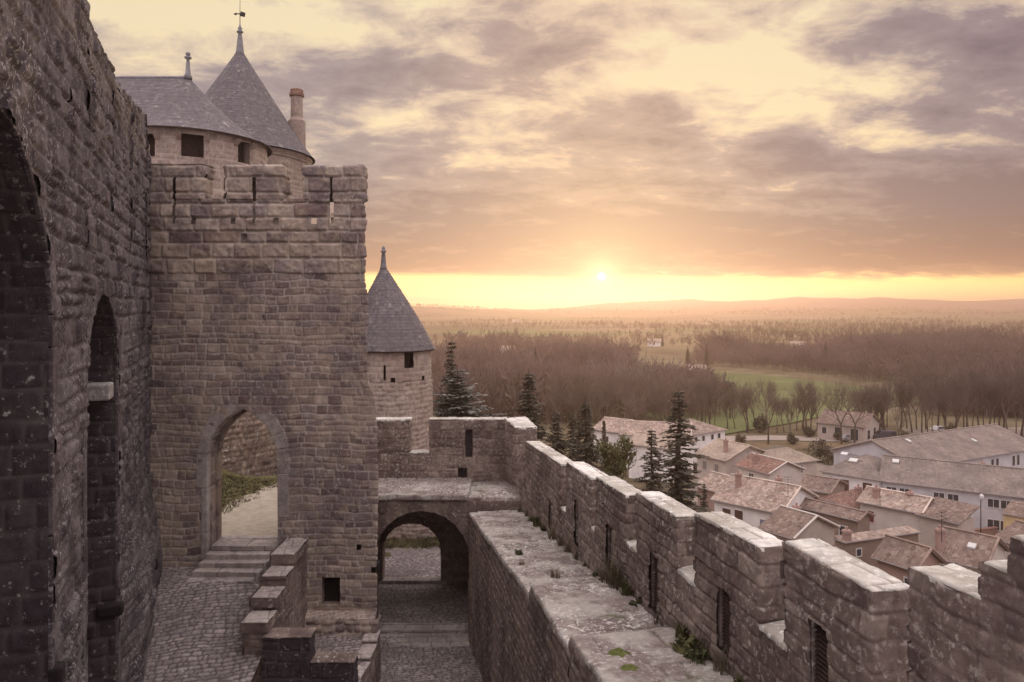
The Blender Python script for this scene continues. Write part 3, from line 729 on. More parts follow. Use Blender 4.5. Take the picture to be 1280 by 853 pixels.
box_part('vault_fill', -6.4, 1.0, 26.5, 29.6, -6.95, Lz-.15, M['inner'], arw)
cap('landing_slab', [(-6.3,AD-.08,Lz),(-1.55,AD-.08,Lz),(-1.55,CD+.02,Lz+.02),(-6.3,CD+.02,Lz+.02)], dict(S_walk, seed=57, ang=.02, lw=(.4,.8), ch=(.35,.6)), M['walk'], arw, res=.03, over=.03, skirt=.17, tw=.03)
cap('landing_slab', [(-1.52,AD+.05,Lz-.12),(.45,AD+.05,Lz-.12),(.0,CD+.02,Lz-.10),(-1.52,CD+.02,Lz-.10)], dict(S_walk, seed=58), M['walk'], arw, res=.04, over=.0, skirt=.3)

# ================================================================== ROUND TOWERS
def ring_path(c, R, n=72, a0=0, a1=2*PI):
    return [(c[0]+R*math.cos(a0+(a1-a0)*i/n), c[1]+R*math.sin(a0+(a1-a0)*i/n)) for i in range(n+(0 if abs(a1-a0-2*PI) < 1e-6 else 1))]
def slate_roof(name, eave, apexf, z0, z1, mat, parent, flare=.8, res=.06, wdt=.26, crs=.20):
    """eave: closed/open plan path (resampled); apexf(p)->plan point above; rows of lapped slates"""
    e = np.array(eave); a = np.array([apexf(p) for p in eave])
    n = len(e); L = np.mean(np.linalg.norm(e-a, axis=1)); sl = math.hypot(L, z1-z0)
    nv = int(sl/res)
    t = np.linspace(0, 1, nv)[:,None]
    X = e[None,:,0]*(1-t)+a[None,:,0]*t; Y = e[None,:,1]*(1-t)+a[None,:,1]*t
    Z = z0 + (z1-z0)*t**(1/flare)*np.ones((1,n))
    seg = np.concatenate([[0], np.cumsum(np.linalg.norm(np.diff(e, axis=0), axis=1))])
    V = t*sl*np.ones((1,n)); U = seg[None,:]*np.ones((nv,1))
    row = np.floor(V/crs); frac = V/crs-row
    sc = np.maximum(.25, 1-t*.8)
    uu = U*1.0 + (row % 2)*wdt*.5; col = np.floor(uu/wdt)
    rnd = vnoise(col*13.7+.5*0, row*7.3, 3); rnd = (rnd*7.13) % 1
    gap = np.minimum(uu/wdt-col, 1-(uu/wdt-col))
    H = .028*(1-frac) + .012*(rnd-.5)
    mort = np.clip(1-gap*wdt/.02, 0, 1)*.6 + np.clip(1-frac*6, 0, 1)*.5
    d = (e-a); d = d/np.linalg.norm(d, axis=1, keepdims=True)
    P = np.stack([X+d[None,:,0]*H*.8, Y+d[None,:,1]*H*.8, Z+H*.6 + .03*(fbm(U*.6, V*.6, 8, 2)-.5)], -1)
    me = mesh_np(name, P, grid_faces(n, nv), {'rnd':rnd, 'mort':np.clip(mort,0,1)})
    return link(name, me, mat, parent)
# --- horseshoe tower with long ridge, behind the gate
T1 = empty('horseshoe_tower', 'broad round-ended tower with a long slate ridge roof, left behind the gate tower', 'tower', (-16.2, 36, -8))
D1 = 36.0; c1 = ((235-CX)/F*D1, D1); R1 = 3.72; zE = 8.15; zR = (HY-97)/F*D1
arcp = [(c1[0]-9, c1[1]-R1)] + [(c1[0]-9+k*.45, c1[1]-R1) for k in range(1,20)] + [(c1[0]+R1*math.sin(a), c1[1]-R1*math.cos(a)) for a in np.linspace(0, PI, 60)] + [(c1[0]-9, c1[1]+R1)]
wins1 = []
def t1hole(u, v):
    m = np.zeros(u.shape, bool)
    for (uc, w, z0, z1) in wins1: m |= (np.abs(u-uc) < w/2) & (v > z0) & (v < z1)
    return m
def arc_u(px):    # arc length where the ray at px meets the round wall
    k = (px-CX)/F
    best = None
    for a in np.linspace(0, PI*.75, 800):
        x = c1[0]+R1*math.sin(a); y = c1[1]-R1*math.cos(a)
        e = abs(x/y-k)
        if best is None or e < best[0]: best = (e, a, x, y)
    if best[0] > .002 or best[1] < .01:
        x = k*(c1[1]-R1); return (x-(c1[0]-9), 0, x, c1[1]-R1)
    return (9+best[1]*R1, best[1], best[2], best[3])
for px, y0, y1, w in ((186,196,168,.55),(241,197,169,.95),(305,204,178,.75)):
    uc, a, x, y = arc_u(px); wins1.append((uc, w, (HY-y0)/F*y, (HY-y1)/F*y))
    wins1[-1] = (uc, w, (HY-y0)/F*y, (HY-y1)/F*y)
strip('wall', arcp, -9, zE+.02, S_tow, M['tower'], T1, res=.06, hole=t1hole, u_off=0)
for (uc, w, z0, z1) in wins1:
    a = max(0, (uc-9)/R1) if uc > 9 else 0
    if uc > 9: x, y = c1[0]+R1*math.sin(a), c1[1]-R1*math.cos(a); tx, ty = math.cos(a), math.sin(a)
    else: x, y, tx, ty = c1[0]-9+uc, c1[1]-R1, 1, 0
    nx, ny = ty, -tx
    def q(s, o, z): return (x+tx*s+nx*o, y+ty*s+ny*o, z)
    mb = MB(); h = w/2+.05
    mb.hexa([q(-h,-.5,z0-.05),q(h,-.5,z0-.05),q(h,-.4,z0-.05),q(-h,-.4,z0-.05),q(-h,-.5,z1+.05),q(h,-.5,z1+.05),q(h,-.4,z1+.05),q(-h,-.4,z1+.05)])
    wd = mb.build('window_dark_panel', M['wood'], T1)  # dark panel painted in for the shade inside the opening
    mb = MB()
    for s in (-1, 1): mb = MB(); mb.hexa([q(s*h-.04,-.4,z0),q(s*h+.04,-.4,z0),q(s*h+.04,-.02,z0),q(s*h-.04,-.02,z0),q(s*h-.04,-.4,z1),q(s*h+.04,-.4,z1),q(s*h+.04,-.02,z1),q(s*h-.04,-.02,z1)], .5); mb.build('window_reveal', M['tower'], wd)
    for s in (-1, 1):
        mb = MB(); e = s*(w/2+.12)
        mb.hexa([q(e-.1,-.1,z1-.28),q(e+.1,-.1,z1-.28),q(e+.1,.06,z1-.22),q(e-.1,.06,z1-.22),q(e-.1,-.1,z1+.0),q(e+.1,-.1,z1+.0),q(e+.1,.28,z1+.0),q(e-.1,.28,z1+.0)], .4)
        mb.build('corbel', M['tower'], T1)
Re = R1+.26
eave = [(c1[0]-9+k*.3, c1[1]-Re) for k in range(0,30)] + [(c1[0]+Re*math.sin(a), c1[1]-Re*math.cos(a)) for a in np.linspace(0, PI, 110)] + [(c1[0]-9*k/20., c1[1]+Re) for k in range(1,21)]
rf = slate_roof('roof', eave, lambda p: (min(p[0], c1[0]), c1[1]+.0), zE-.05, zR, M['slate'], T1, flare=.78)
mb = MB(); mb.tube((c1[0]-9,c1[1],zR-.02),(c1[0]+.1,c1[1],zR-.02),.09,.09,8); mb.build('ridge_cap', M['lead'], rf)
mb = MB()
for (xa,ya),(xb,yb) in zip(eave[:-1:2], eave[2::2]): mb.tube((xa,ya,zE-.07),(xb,yb,zE-.07),.045,.045,5)
mb.build('eave_edge', M['wood'], rf)
mb = MB(); mb.lathe((c1[0],c1[1],zR-.1), [(.20,0),(.20,.15),(.13,.25),(.08,.9),(.07,1.0),(.17,1.05),(.17,1.12),(.07,1.16),(.11,1.22),(.12,1.30),(.06,1.36)], 12)
mb.build('finial', M['lead'], rf, smooth=True)
# battered rubble base seen through the doorway
cb = (c1[0], c1[1])
base = [(c1[0]-9, c1[1]-6.0)] + [(cb[0]+6.0*math.sin(a), cb[1]-6.0*math.cos(a)) for a in np.linspace(0, PI*.8, 46)]
def bwarp(X, Y, Z, N):
    k = (Z+8)/8.0*1.9; return X-N[...,0]*k, Y-N[...,1]*k
strip('battered_base', base, -11.7, 0.2, S_rub, M['rubble'], T1, res=.07, warp=bwarp)
# --- tall conical tower
T2 = empty('conical_tower', 'tall round tower with a steep slate cone, weather vane and stone chimney', 'tower', (-17, 45, -8))
D2 = 45.0; c2 = ((300-CX)/F*D2, D2); zE2 = (HY-197)/F*D2; zA2 = (HY-64)/F*D2; R2 = 4.18
def t2h(u, v):
    return ((np.abs(u-u2) < .17) & (v > (HY-226)/F*41.6) & (v < (HY-208)/F*41.6))
a2 = None
k = (357-CX)/F; best = min(((abs((c2[0]+R2*math.cos(a))/(c2[1]+R2*math.sin(a))-k), a) for a in np.linspace(-PI/2, 0, 600)))
u2 = (best[1]+PI)*R2
strip('wall', ring_path(c2, R2, 90, -PI, PI*.999), -9, zE2-.2, S_tow, M['tower'], T2, res=.08, hole=t2h)
mb = MB(); a = best[1]; x, y = c2[0]+(R2-.35)*math.cos(a), c2[1]+(R2-.35)*math.sin(a)
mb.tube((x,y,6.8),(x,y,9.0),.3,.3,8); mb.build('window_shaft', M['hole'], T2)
mb = MB(); mb.lathe((*c2,zE2-.45), [(R2-.1,0),(R2+.06,.02),(R2+.10,.14),(R2+.02,.18),(R2+.14,.26),(R2+.2,.42),(R2,.44)], 72); mb.build('cornice', M['tower'], T2, smooth=True)
rf2 = slate_roof('roof', ring_path(c2, R2+.34, 130)+[(c2[0]+R2+.34, c2[1])], lambda p: (c2[0]+(p[0]-c2[0])*.03, c2[1]+(p[1]-c2[1])*.03), zE2-.02, zA2, M['slate'], T2, flare=.93)
mb = MB(); mb.lathe((*c2,zA2-.35), [(.34,0),(.24,.3),(.13,1.3),(.10,1.45),(.2,1.5),(.2,1.58),(.09,1.64),(.14,1.75),(.05,1.9),(.03,2.1)], 14); fin = mb.build('finial', M['lead'], rf2, smooth=True)
vz = zA2+1.7
wv = MB(); wv.tube((*c2,vz-.1),(*c2,vz+1.6),.028,.012,6); mb = wv.build('vane_rod', M['iron'], T2)
wv = MB(); zz = vz+.62
wv.box(c2[0]-.28,c2[0]+.24,c2[1]-.015,c2[1]+.015,zz-.03,zz+.03)
wv.hexa([(c2[0]+.02,c2[1]-.01,zz-.14),(c2[0]+.30,c2[1]-.01,zz-.2),(c2[0]+.30,c2[1]+.01,zz-.2),(c2[0]+.02,c2[1]+.01,zz-.14),(c2[0]+.05,c2[1]-.01,zz+.16),(c2[0]+.34,c2[1]-.01,zz+.06),(c2[0]+.34,c2[1]+.01,zz+.06),(c2[0]+.05,c2[1]+.01,zz+.16)])
wv.hexa([(c2[0]-.30,c2[1]-.01,zz-.08),(c2[0]-.22,c2[1]-.01,zz-.08),(c2[0]-.22,c2[1]+.01,zz-.08),(c2[0]-.30,c2[1]+.01,zz-.08),(c2[0]-.42,c2[1]-.01,zz),(c2[0]-.22,c2[1]-.01,zz+.08),(c2[0]-.22,c2[1]+.01,zz+.08),(c2[0]-.42,c2[1]+.01,zz)])
wv.build('weather_vane', M['iron'], mb)
# chimney on the right flank
ch = ((371-CX)/F*46.0, 46.0)
mb = MB(); zb_ = (HY-192)/F*46; zm_ = (HY-152)/F*46; zt2 = (HY-112)/F*46
mb.lathe((*ch,0), [(.56,zb_-1),(.54,zm_),(.44,zm_+.12),(.38,zm_+.22),(.37,zt2-.55),(.37,zt2-.42)], 20)
chm = mb.build('chimney', M['tower'], T2, smooth=False)
mb = MB(); mb.lathe((*ch,0), [(.36,zt2-.5),(.46,zt2-.45),(.46,zt2-.28),(.40,zt2-.24),(.40,zt2-.05),(.34,zt2)], 20); mb.build('chimney_pot', M['terracotta'], chm)
# --- slim conical tower beyond the cross wall
T3 = empty('slim_tower', 'slim round watch tower with a pointed slate cone beyond the cross wall', 'tower', (-6.3, 38, -14))
D3 = 38.0; c3 = ((486-CX)/F*D3, D3); R3 = (539-486)/F*D3*.99; zE3 = cz_(436, D3); zA3 = cz_(334, D3)
def t3h(u, v):
    m = np.zeros(u.shape, bool)
    for uc, z0, z1, w in t3w: m |= (np.abs(u-uc) < w/2) & (v > z0) & (v < z1)
    return m
def u3(px):
    k = (px-CX)/F
    b = min(((abs((c3[0]+R3*math.cos(a))/(c3[1]+R3*math.sin(a))-k), a) for a in np.linspace(-PI, 0, 900)))
    return (b[1]+PI)*R3, b[1]
t3w = [(u3(511)[0], cz_(460,36.2), cz_(438,36.2), .52), (u3(481)[0], cz_(475,36), cz_(456,36), .10), (u3(491)[0], cz_(479,36), cz_(472,36), .26), (u3(529)[0], cz_(477,36.6), cz_(471,36.6), .22)]
strip('wall', ring_path(c3, R3, 80, -PI, PI*.999), cz_(478,36), zE3, S_tow, M['tower'], T3, res=.06, hole=t3h)
strip('lower_wall', ring_path(c3, R3+.05, 80, -PI, PI*.999), -17, cz_(478,36), dict(S_rub, relief=.05, wave=.03), M['tower'], T3, res=.06)
for uc, z0, z1, w in t3w:
    a = uc/R3-PI
    r_ = R3-.40
    mb = MB()
    da = (w/2+.06)/R3
    for rr in (r_,):
        A_ = (c3[0]+rr*math.cos(a-da), c3[1]+rr*math.sin(a-da)); B_ = (c3[0]+rr*math.cos(a+da), c3[1]+rr*math.sin(a+da))
        C_ = (c3[0]+(rr-.05)*math.cos(a+da), c3[1]+(rr-.05)*math.sin(a+da)); D_ = (c3[0]+(rr-.05)*math.cos(a-da), c3[1]+(rr-.05)*math.sin(a-da))
        mb.hexa([(*A_,z0-.1),(*B_,z0-.1),(*C_,z0-.1),(*D_,z0-.1),(*A_,z1+.1),(*B_,z1+.1),(*C_,z1+.1),(*D_,z1+.1)])
    mb.build('window_dark_panel' if w > .5 else 'slit_back', M['wood'], T3)  # dark panels stand in for the shade behind these openings
rf3 = slate_roof('roof', ring_path(c3, R3+.20, 120)+[(c3[0]+R3+.20, c3[1])], lambda p: (c3[0]-.28+(p[0]-c3[0])*.04, c3[1]+(p[1]-c3[1])*.04), zE3-.03, zA3, M['slate'], T3, flare=1.12, crs=.17, wdt=.22)
mb = MB(); mb.lathe((c3[0]-.28,c3[1],zA3-.15), [(.20,0),(.16,.2),(.09,.9),(.15,.95),(.15,1.0),(.08,1.05),(.10,1.15),(.03,1.25)], 12); mb.build('finial', M['lead'], rf3, smooth=True)
mb = MB()
ep = ring_path(c3, R3+.17, 60)
for k in range(60): mb.tube((*ep[k],zE3-.05),(*ep[(k+1)%60],zE3-.05),.04,.04,5)
mb.build('eave_edge', M['wood'], rf3)

# upper terrace outside the gate door
Mterr, nt, b = newmat('terrace')
g = noise(nt, .9, 5, .6); 
geo = nt.nodes.new('ShaderNodeNewGeometry'); sx = nt.nodes.new('ShaderNodeSeparateXYZ'); nt.links.new(geo.outputs['Position'], sx.inputs[0])
# grass bank on the left of a diagonal edge, dirt path on the right
e = math_(nt, 'SUBTRACT', math_(nt, 'MULTIPLY', math_(nt,'SUBTRACT', sx.outputs[1], 23.0), .16), math_(nt, 'SUBTRACT', sx.outputs[0], -11.2+.55))
e = math_(nt, 'ADD', e, math_(nt, 'MULTIPLY', math_(nt,'SUBTRACT', g, .5), 1.6))
gm = ramp(nt, e, [(.42,(0,0,0)),(.55,(1,1,1))])
pc = ramp(nt, noise(nt, 3, 6, .65), [(.3,(.30,.26,.20)),(.7,(.44,.39,.31))])
gc = ramp(nt, noise(nt, 9, 6, .7), [(.35,(.045,.04,.018)),(.5,(.10,.09,.035)),(.65,(.17,.15,.06))])
nt.links.new(mix(nt, gm, pc, gc), b.inputs['Base Color']); b.inputs['Roughness'].default_value = .95
bump(nt, b, noise(nt, 14, 6, .7), .6, .05)
def terr(name, x0,x1,y0,y1,zf,res,mat):
    nu=int((x1-x0)/res)+1; nv=int((y1-y0)/res)+1
    X,Y=np.meshgrid(np.linspace(x0,x1,nu),np.linspace(y0,y1,nv))
    return link(name, mesh_np(name, np.stack([X,Y,zf(X,Y)],-1), grid_faces(nu,nv)), mat)
o = terr('path_terrace', -15, -6.3, 22.9, 31.5, lambda X,Y: -7.36+.05*(fbm(X*1.5,Y*1.5,4)-.5)+.5*sst(-10.6,-12.6,X+.1*(Y-23)), .09, Mterr); tag(o, kind='structure')
def grass_blades(name, pts, h, mat, n, seed, spread=.12, parent=None, wid=.012):
    R = rs(seed); V=[];Q=[]
    for (x,y,z) in pts:
        for k in range(n):
            a=R.uniform(0,2*PI); r=spread*R.rand()**.5; bx=x+r*math.cos(a); by=y+r*math.sin(a); hh=h*R.uniform(.4,1.1)
            la=R.uniform(0,2*PI); ll=hh*R.uniform(.1,.8); w=wid*R.uniform(.6,1.4); ca,sa=math.cos(la+PI/2)*w,math.sin(la+PI/2)*w
            i=len(V); V+=[(bx-ca,by-sa,z),(bx+ca,by+sa,z),(bx+math.cos(la)*ll*.4+ca*.7,by+math.sin(la)*ll*.4+sa*.7,z+hh*.6),(bx+math.cos(la)*ll*.4-ca*.7,by+math.sin(la)*ll*.4-sa*.7,z+hh*.6),(bx+math.cos(la)*ll,by+math.sin(la)*ll,z+hh*.9),(bx+math.cos(la)*ll+.002,by+math.sin(la)*ll,z+hh*.9)]
            Q+=[(i,i+1,i+2,i+3),(i+3,i+2,i+5,i+4)]
    return mesh_np(name, V, Q)
def leafmat(name, c0, c1, c2):
    m, nt, b = newmat(name); b.inputs['Roughness'].default_value = .8
    col = ramp(nt, noise(nt, 2.2, 5, .65), [(.3,c0),(.5,c1),(.72,c2)])
    nt.links.new(col, b.inputs['Base Color']); return m
M['grass'] = leafmat('dry_grass', (.05,.042,.022), (.095,.08,.04), (.16,.13,.07))
M['weed'] = leafmat('weed_leaf', (.035,.04,.018), (.07,.07,.03), (.12,.11,.045))
M['dryweed'] = leafmat('dry_weed', (.07,.055,.035), (.12,.095,.06), (.17,.14,.09))
M['conifer'] = leafmat('conifer_needles', (.045,.040,.030), (.075,.066,.048), (.11,.092,.066))
M['conifer2'] = leafmat('pale_conifer_needles', (.10,.10,.09), (.16,.155,.135), (.22,.205,.18))
M['olive'] = leafmat('green_foliage', (.06,.06,.025), (.105,.10,.04), (.155,.14,.065))
M['bark'] = plain('bark', (.085,.065,.055), .9, nscale=3)
M['twig'] = plain('twig', (.12,.088,.078), .9, nscale=.3, namp=.25)
M['paletwig'] = plain('pale_twig', (.20,.165,.14), .9, nscale=.5, namp=.2)
R = rs(5)
pts = []
for k in range(900):
    y = R.uniform(23.2, 31); x = -11.2+.55+.16*(y-23)-R.rand()**.8*3.2
    pts.append((x, y, -7.38+.5*float(sst(-10.6,-12.6,x+.1*(y-23)))))
o = link('grass', grass_blades('grass', pts, .13, M['grass'], 12, 6, .14), M['grass']); tag(o, 'short winter grass on the bank beyond the pointed doorway', 'grass', kind='stuff')
pts = [(R.uniform(-8.5,2.5), R.uniform(34.1,35.0), -11.3+.0) for k in range(450)]
pts = [(x,y,-11.38+.3*max(0,y-34.2)) for x,y,z in pts]
o = link('grass', grass_blades('grass', pts, .16, M['grass'], 12, 7, .16), M['grass']); tag(o, 'green grass bank beyond the far end of the vaulted passage', 'grass', kind='stuff')
o = terr('grass_bank', -9, 4, 33.0, 38, lambda X,Y: -11.42+.3*np.maximum(0,Y-34.2)+.1*(fbm(X,Y,3)-.5), .15, M['grass']); tag(o, kind='structure')
# low rubble wall at the head of that bank
bw = empty('rubble_wall', 'low pinkish rubble wall at the top of the grass bank beyond the passage', 'wall', (-3.5, 36.5, -10))
strip('wall_face', [(-7.5,34.9),(1.5,35.2),(1.5,35.7),(-7.5,35.5)], -11.5, -8.6, S_rub, M['tower'], bw, closed=True, res=.07)

# ================================================================== TERRAIN
def hcastle(x, y):
    xe = 5.9-.187*np.clip(y, -10, 30)
    dx = np.maximum(x-xe, 0); yl = np.where(x < -8, 52.0, 35.0); yl = 35+17*sst(-4,-14,x); dy = np.maximum(y-yl, 0)
    d = np.sqrt(dx*dx+dy*dy)
    return -29.0 + 17.4*(1-sst(0, 34, d))
def hfar(x, y):
    r = np.sqrt(x*x+y*y)
    und = 7*(fbm(x/420, y/300, 77, 4)-.45)*sst(420, 1400, r)
    rise = 6*sst(900, 3200, r)
    px = 640+900*x/np.maximum(y,1)
    left = (28*sst(690, 500, px))*np.exp(-((y-2400)/450)**2)*(y>0)
    mid = (10+8*fbm(px/60,px*0,5,3))*np.exp(-((y-2800)/300)**2)*(y>0)
    return und+rise+left+mid
def height(x, y): return hcastle(x, y) + hfar(x, y)
r = np.concatenate([np.linspace(4, 80, 60), 80*np.exp(np.linspace(0, math.log(5400/80.), 230))[1:]])
th = np.linspace(-1.25, 1.25, 420)
TH_, RR = np.meshgrid(th, r); X = RR*np.sin(TH_); Y = RR*np.cos(TH_)-30*0
Z = height(X, Y) - .0
Z = np.where(RR < 34, np.minimum(Z, -11.75), Z)
Mg, nt, b = newmat('valley_ground'); b.inputs['Roughness'].default_value = 1; b.inputs['Specular IOR Level'].default_value = .05
geo = nt.nodes.new('ShaderNodeNewGeometry')
vo = nt.nodes.new('ShaderNodeTexVoronoi'); vo.inputs['Scale'].default_value = 1; mp = nt.nodes.new('ShaderNodeMapping'); mp.inputs['Scale'].default_value = (1/230., 1/150., 0); mp.inputs['Rotation'].default_value=(0,0,.3)
nt.links.new(geo.outputs['Position'], mp.inputs[0]); nt.links.new(mp.outputs[0], vo.inputs['Vector'])
sp = nt.nodes.new('ShaderNodeSeparateColor'); nt.links.new(vo.outputs['Color'], sp.inputs[0])
col = ramp(nt, sp.outputs[0], [(0,(.11,.085,.05)),(.25,(.15,.12,.07)),(.45,(.10,.12,.05)),(.6,(.17,.13,.09)),(.8,(.09,.08,.045)),(1,(.13,.145,.07))], 'CONSTANT')
near = ramp(nt, noise(nt, .12, 6, .65), [(.35,(.085,.065,.042)),(.5,(.13,.105,.065)),(.65,(.17,.14,.095))])
ln_ = nt.nodes.new('ShaderNodeVectorMath'); ln_.operation='LENGTH'; nt.links.new(geo.outputs['Position'], ln_.inputs[0])
mr = nt.nodes.new('ShaderNodeMapRange'); mr.inputs[1].default_value=380; mr.inputs[2].default_value=600; nt.links.new(ln_.outputs['Value'], mr.inputs[0])
col = mix(nt, mr.outputs[0], near, col)
col = mix(nt, .6, col, ramp(nt, noise(nt, .02, 5, .6), [(.3,(.6,.6,.6)),(.7,(1.4,1.4,1.4))]), 'MULTIPLY')
nt.links.new(col, b.inputs['Base Color'])
o = link('ground', mesh_np('ground', np.stack([X,Y,Z],-1), grid_faces(len(th), len(r))), Mg); tag(o, kind='structure')
o.data.flip_normals()
# far hills
prof_h = [(-400,392),(200,388),(512,388),(572,386.5),(631,386),(675,387),(719,384),(760,379),(797,377),(830,376),(860,374),(880,376),(908,377),(958,375),(996,371.5),(1040,373),(1067,374),(1099,372),(1140,374),(1177,376),(1208,377),(1280,374),(1400,370),(1700,380)]
HD = 4300.
pxs = np.linspace(-400, 1700, 420); ys = np.interp(pxs, [p[0] for p in prof_h], [p[1] for p in prof_h])
ys = ys + .8*(fbm(pxs/18, pxs*0, 31, 4)-.5)*2
zr = (HY-ys)/F*HD
k = np.linspace(-1, 1, 31)[:,None]
P = np.stack([(pxs[None]-CX)/F*HD*(1+0*k), HD+500*k+0*pxs[None], -28+(zr[None]+28)*np.cos(k*PI/2)**1.2*(1+.0*pxs[None]) + 22*(fbm(pxs[None]/40+0*k, k*4+0*pxs[None], 3, 4)-.5)*np.sin(np.abs(k)*PI)], -1)
Mh = plain('hill_cover', (.05,.036,.045), 1, nscale=.004, namp=.35, spec=0)
o = link('hills', mesh_np('hills', P, grid_faces(len(pxs), 31)), Mh); tag(o, kind='structure')
# plain sheet out to the hills
P = np.array([[(-11000,3500,-24),(11000,3500,-24)],[(-14000,11500,-24),(14000,11500,-24)]], dtype=float)
# green meadow and road as sheets over the flat plain
def sheet(name, poly, z, mat, sub=1):
    me = bpy.data.meshes.new(name); me.from_pydata([(p[0],p[1],z) for p in poly], [], [tuple(range(len(poly)))]); me.update()
    if me.polygons[0].normal.z < 0: me.flip_normals()
    o = link(name, me, mat); tag(o, kind='structure'); return o
M['meadow'] = plain('meadow', (.12,.135,.06), 1, nscale=.035, namp=.30, spec=.05)
M['road'] = plain('pale_road', (.30,.25,.22), .95, nscale=.2, namp=.15, spec=.1)
M['lot'] = plain('yard_gravel', (.22,.18,.15), .95, nscale=.15, namp=.25, spec=.1)
M['track'] = plain('brown_verge', (.15,.11,.07), 1, nscale=.15, namp=.3, spec=.05)
GZ = -29.0
sheet('meadow', [atz(*p, GZ)[:2] for p in [(800,470),(880,464),(960,470),(1040,480),(1160,494),(1240,503),(1150,506),(1050,516),(990,530),(900,545),(800,520)]], GZ+.25, M['meadow'])
sheet('road', [atz(*p, GZ)[:2] for p in [(760,549),(960,545),(1060,547),(1150,549),(1330,556),(1330,561),(1150,554),(1060,553),(960,551),(760,556)]], GZ+.12, M['road'])
sheet('path', [atz(*p, GZ)[:2] for p in [(940,553),(1060,555),(1150,557),(1150,566),(1060,564),(940,562)]], GZ+.116, M['track'])
sheet('yard', [atz(*p, GZ)[:2] for p in [(1120,535),(1420,535),(1500,548),(1150,548)]], GZ+.118, M['lot'])
sheet('pavement', [atz(*p, GZ)[:2] for p in [(860,660),(860,580),(1100,580),(1600,640),(1700,760),(1000,740)]], GZ+.124, M['lot'])

# ================================================================== TOWN HOUSES
def tilemat(name, tones, k=2.4):
    m, nt, b = newmat(name); b.inputs['Roughness'].default_value = .9
    geo = nt.nodes.new('ShaderNodeTexCoord')
    mp = nt.nodes.new('ShaderNodeMapping'); mp.inputs['Scale'].default_value = (k, 2.2, 0)
    nt.links.new(geo.outputs['UV'], mp.inputs[0])
    br = nt.nodes.new('ShaderNodeTexBrick'); br.offset = 0
    vo = nt.nodes.new('ShaderNodeTexVoronoi'); vo.inputs['Scale'].default_value = 1.4; nt.links.new(mp.outputs[0], vo.inputs['Vector'])
    sp = nt.nodes.new('ShaderNodeSeparateColor'); nt.links.new(vo.outputs['Color'], sp.inputs[0])
    col = ramp(nt, sp.outputs[0], [(i/(len(tones)-1), t) for i, t in enumerate(tones)])
    col = mix(nt, .8, col, ramp(nt, noise(nt, .5, 6, .65), [(.3,(.62,.62,.62)),(.7,(1.35,1.3,1.25))]), 'MULTIPLY')
    nt.links.new(col, b.inputs['Base Color'])
    wv = nt.nodes.new('ShaderNodeTexWave'); wv.inputs['Scale'].default_value = .55; wv.inputs['Distortion'].default_value = 1.2; wv.inputs['Detail'].default_value = 2
    mp2 = nt.nodes.new('ShaderNodeMapping'); mp2.inputs['Scale'].default_value = (2.6, .15, 0); nt.links.new(geo.outputs['UV'], mp2.inputs[0]); nt.links.new(mp2.outputs[0], wv.inputs['Vector'])
    bump(nt, b, math_(nt,'ADD', wv.outputs['Fac'], noise(nt, 3, 4, .6)), 1.0, .16)
    return m
T_pink = tilemat('pink_tiles', [(.30,.20,.165),(.48,.385,.33),(.37,.265,.225),(.60,.51,.45),(.28,.20,.175)])
T_red = tilemat('red_tiles', [(.22,.115,.095),(.33,.20,.165),(.27,.155,.13),(.40,.28,.23)])
T_brown = tilemat('brown_tiles', [(.20,.14,.12),(.31,.235,.205),(.25,.18,.155),(.40,.32,.28)])
T_grey = tilemat('grey_tiles', [(.24,.195,.18),(.32,.265,.245),(.28,.23,.21),(.36,.30,.275)])
T_tan = tilemat('tan_tiles', [(.40,.32,.26),(.50,.41,.34),(.45,.36,.30),(.55,.47,.40)])
def render_wall(name, c): return plain(name, c, .9, nscale=.7, namp=.14, b_s=3)
W_white = render_wall('white_render', (.78,.74,.73)); W_cream = render_wall('cream_render', (.58,.51,.47)); W_beige = render_wall('beige_render', (.47,.40,.36))
W_brown = render_wall('brown_render', (.27,.20,.165)); W_grey = render_wall('grey_render', (.52,.50,.53)); W_pink = render_wall('pink_render', (.36,.24,.21)); W_yellow = render_wall('ochre_render', (.52,.38,.22))
SHU = {'brown': plain('brown_shutter', (.10,.055,.045), .7), 'blue': plain('bluegrey_shutter', (.22,.23,.30), .7), 'grey': plain('grey_shutter', (.22,.19,.19), .7), 'dark': plain('dark_opening', (.045,.035,.04), .5), 'red': plain('red_shutter', (.16,.04,.045), .7)}
Mglass = plain('window_glass', (.05,.05,.06), .12, spec=.5); M['frame'] = plain('white_frame', (.6,.58,.57), .6)
M['trimw'] = plain('pale_verge', (.55,.50,.46), .8)
def roof_quad(mb_v, mb_f, uv, a, b, c, d, th=.16):
    """tile plane a,b along the eave, c,d above; with thickness"""
    a, b, c, d = map(Vector, (a,b,c,d)); i = len(mb_v)
    n = (b-a).cross(d-a).normalized()
    if n.z < 0: n = -n
    dn = n*th
    mb_v += [a, b, c, d, a-dn, b-dn, c-dn, d-dn]
    fs = [(0,1,2,3),(7,6,5,4),(0,4,5,1),(1,5,6,2),(2,6,7,3),(3,7,4,0)]
    mb_f += [tuple(q+i for q in f) for f in fs]
    L = (b-a).length; W = ((d-a).length+(c-b).length)/2; ox = random.random()*50
    p = [(ox,0),(ox+L,0),(ox+L,W),(ox,W)]
    for f in fs: uv += [p[q % 4] for q in f]
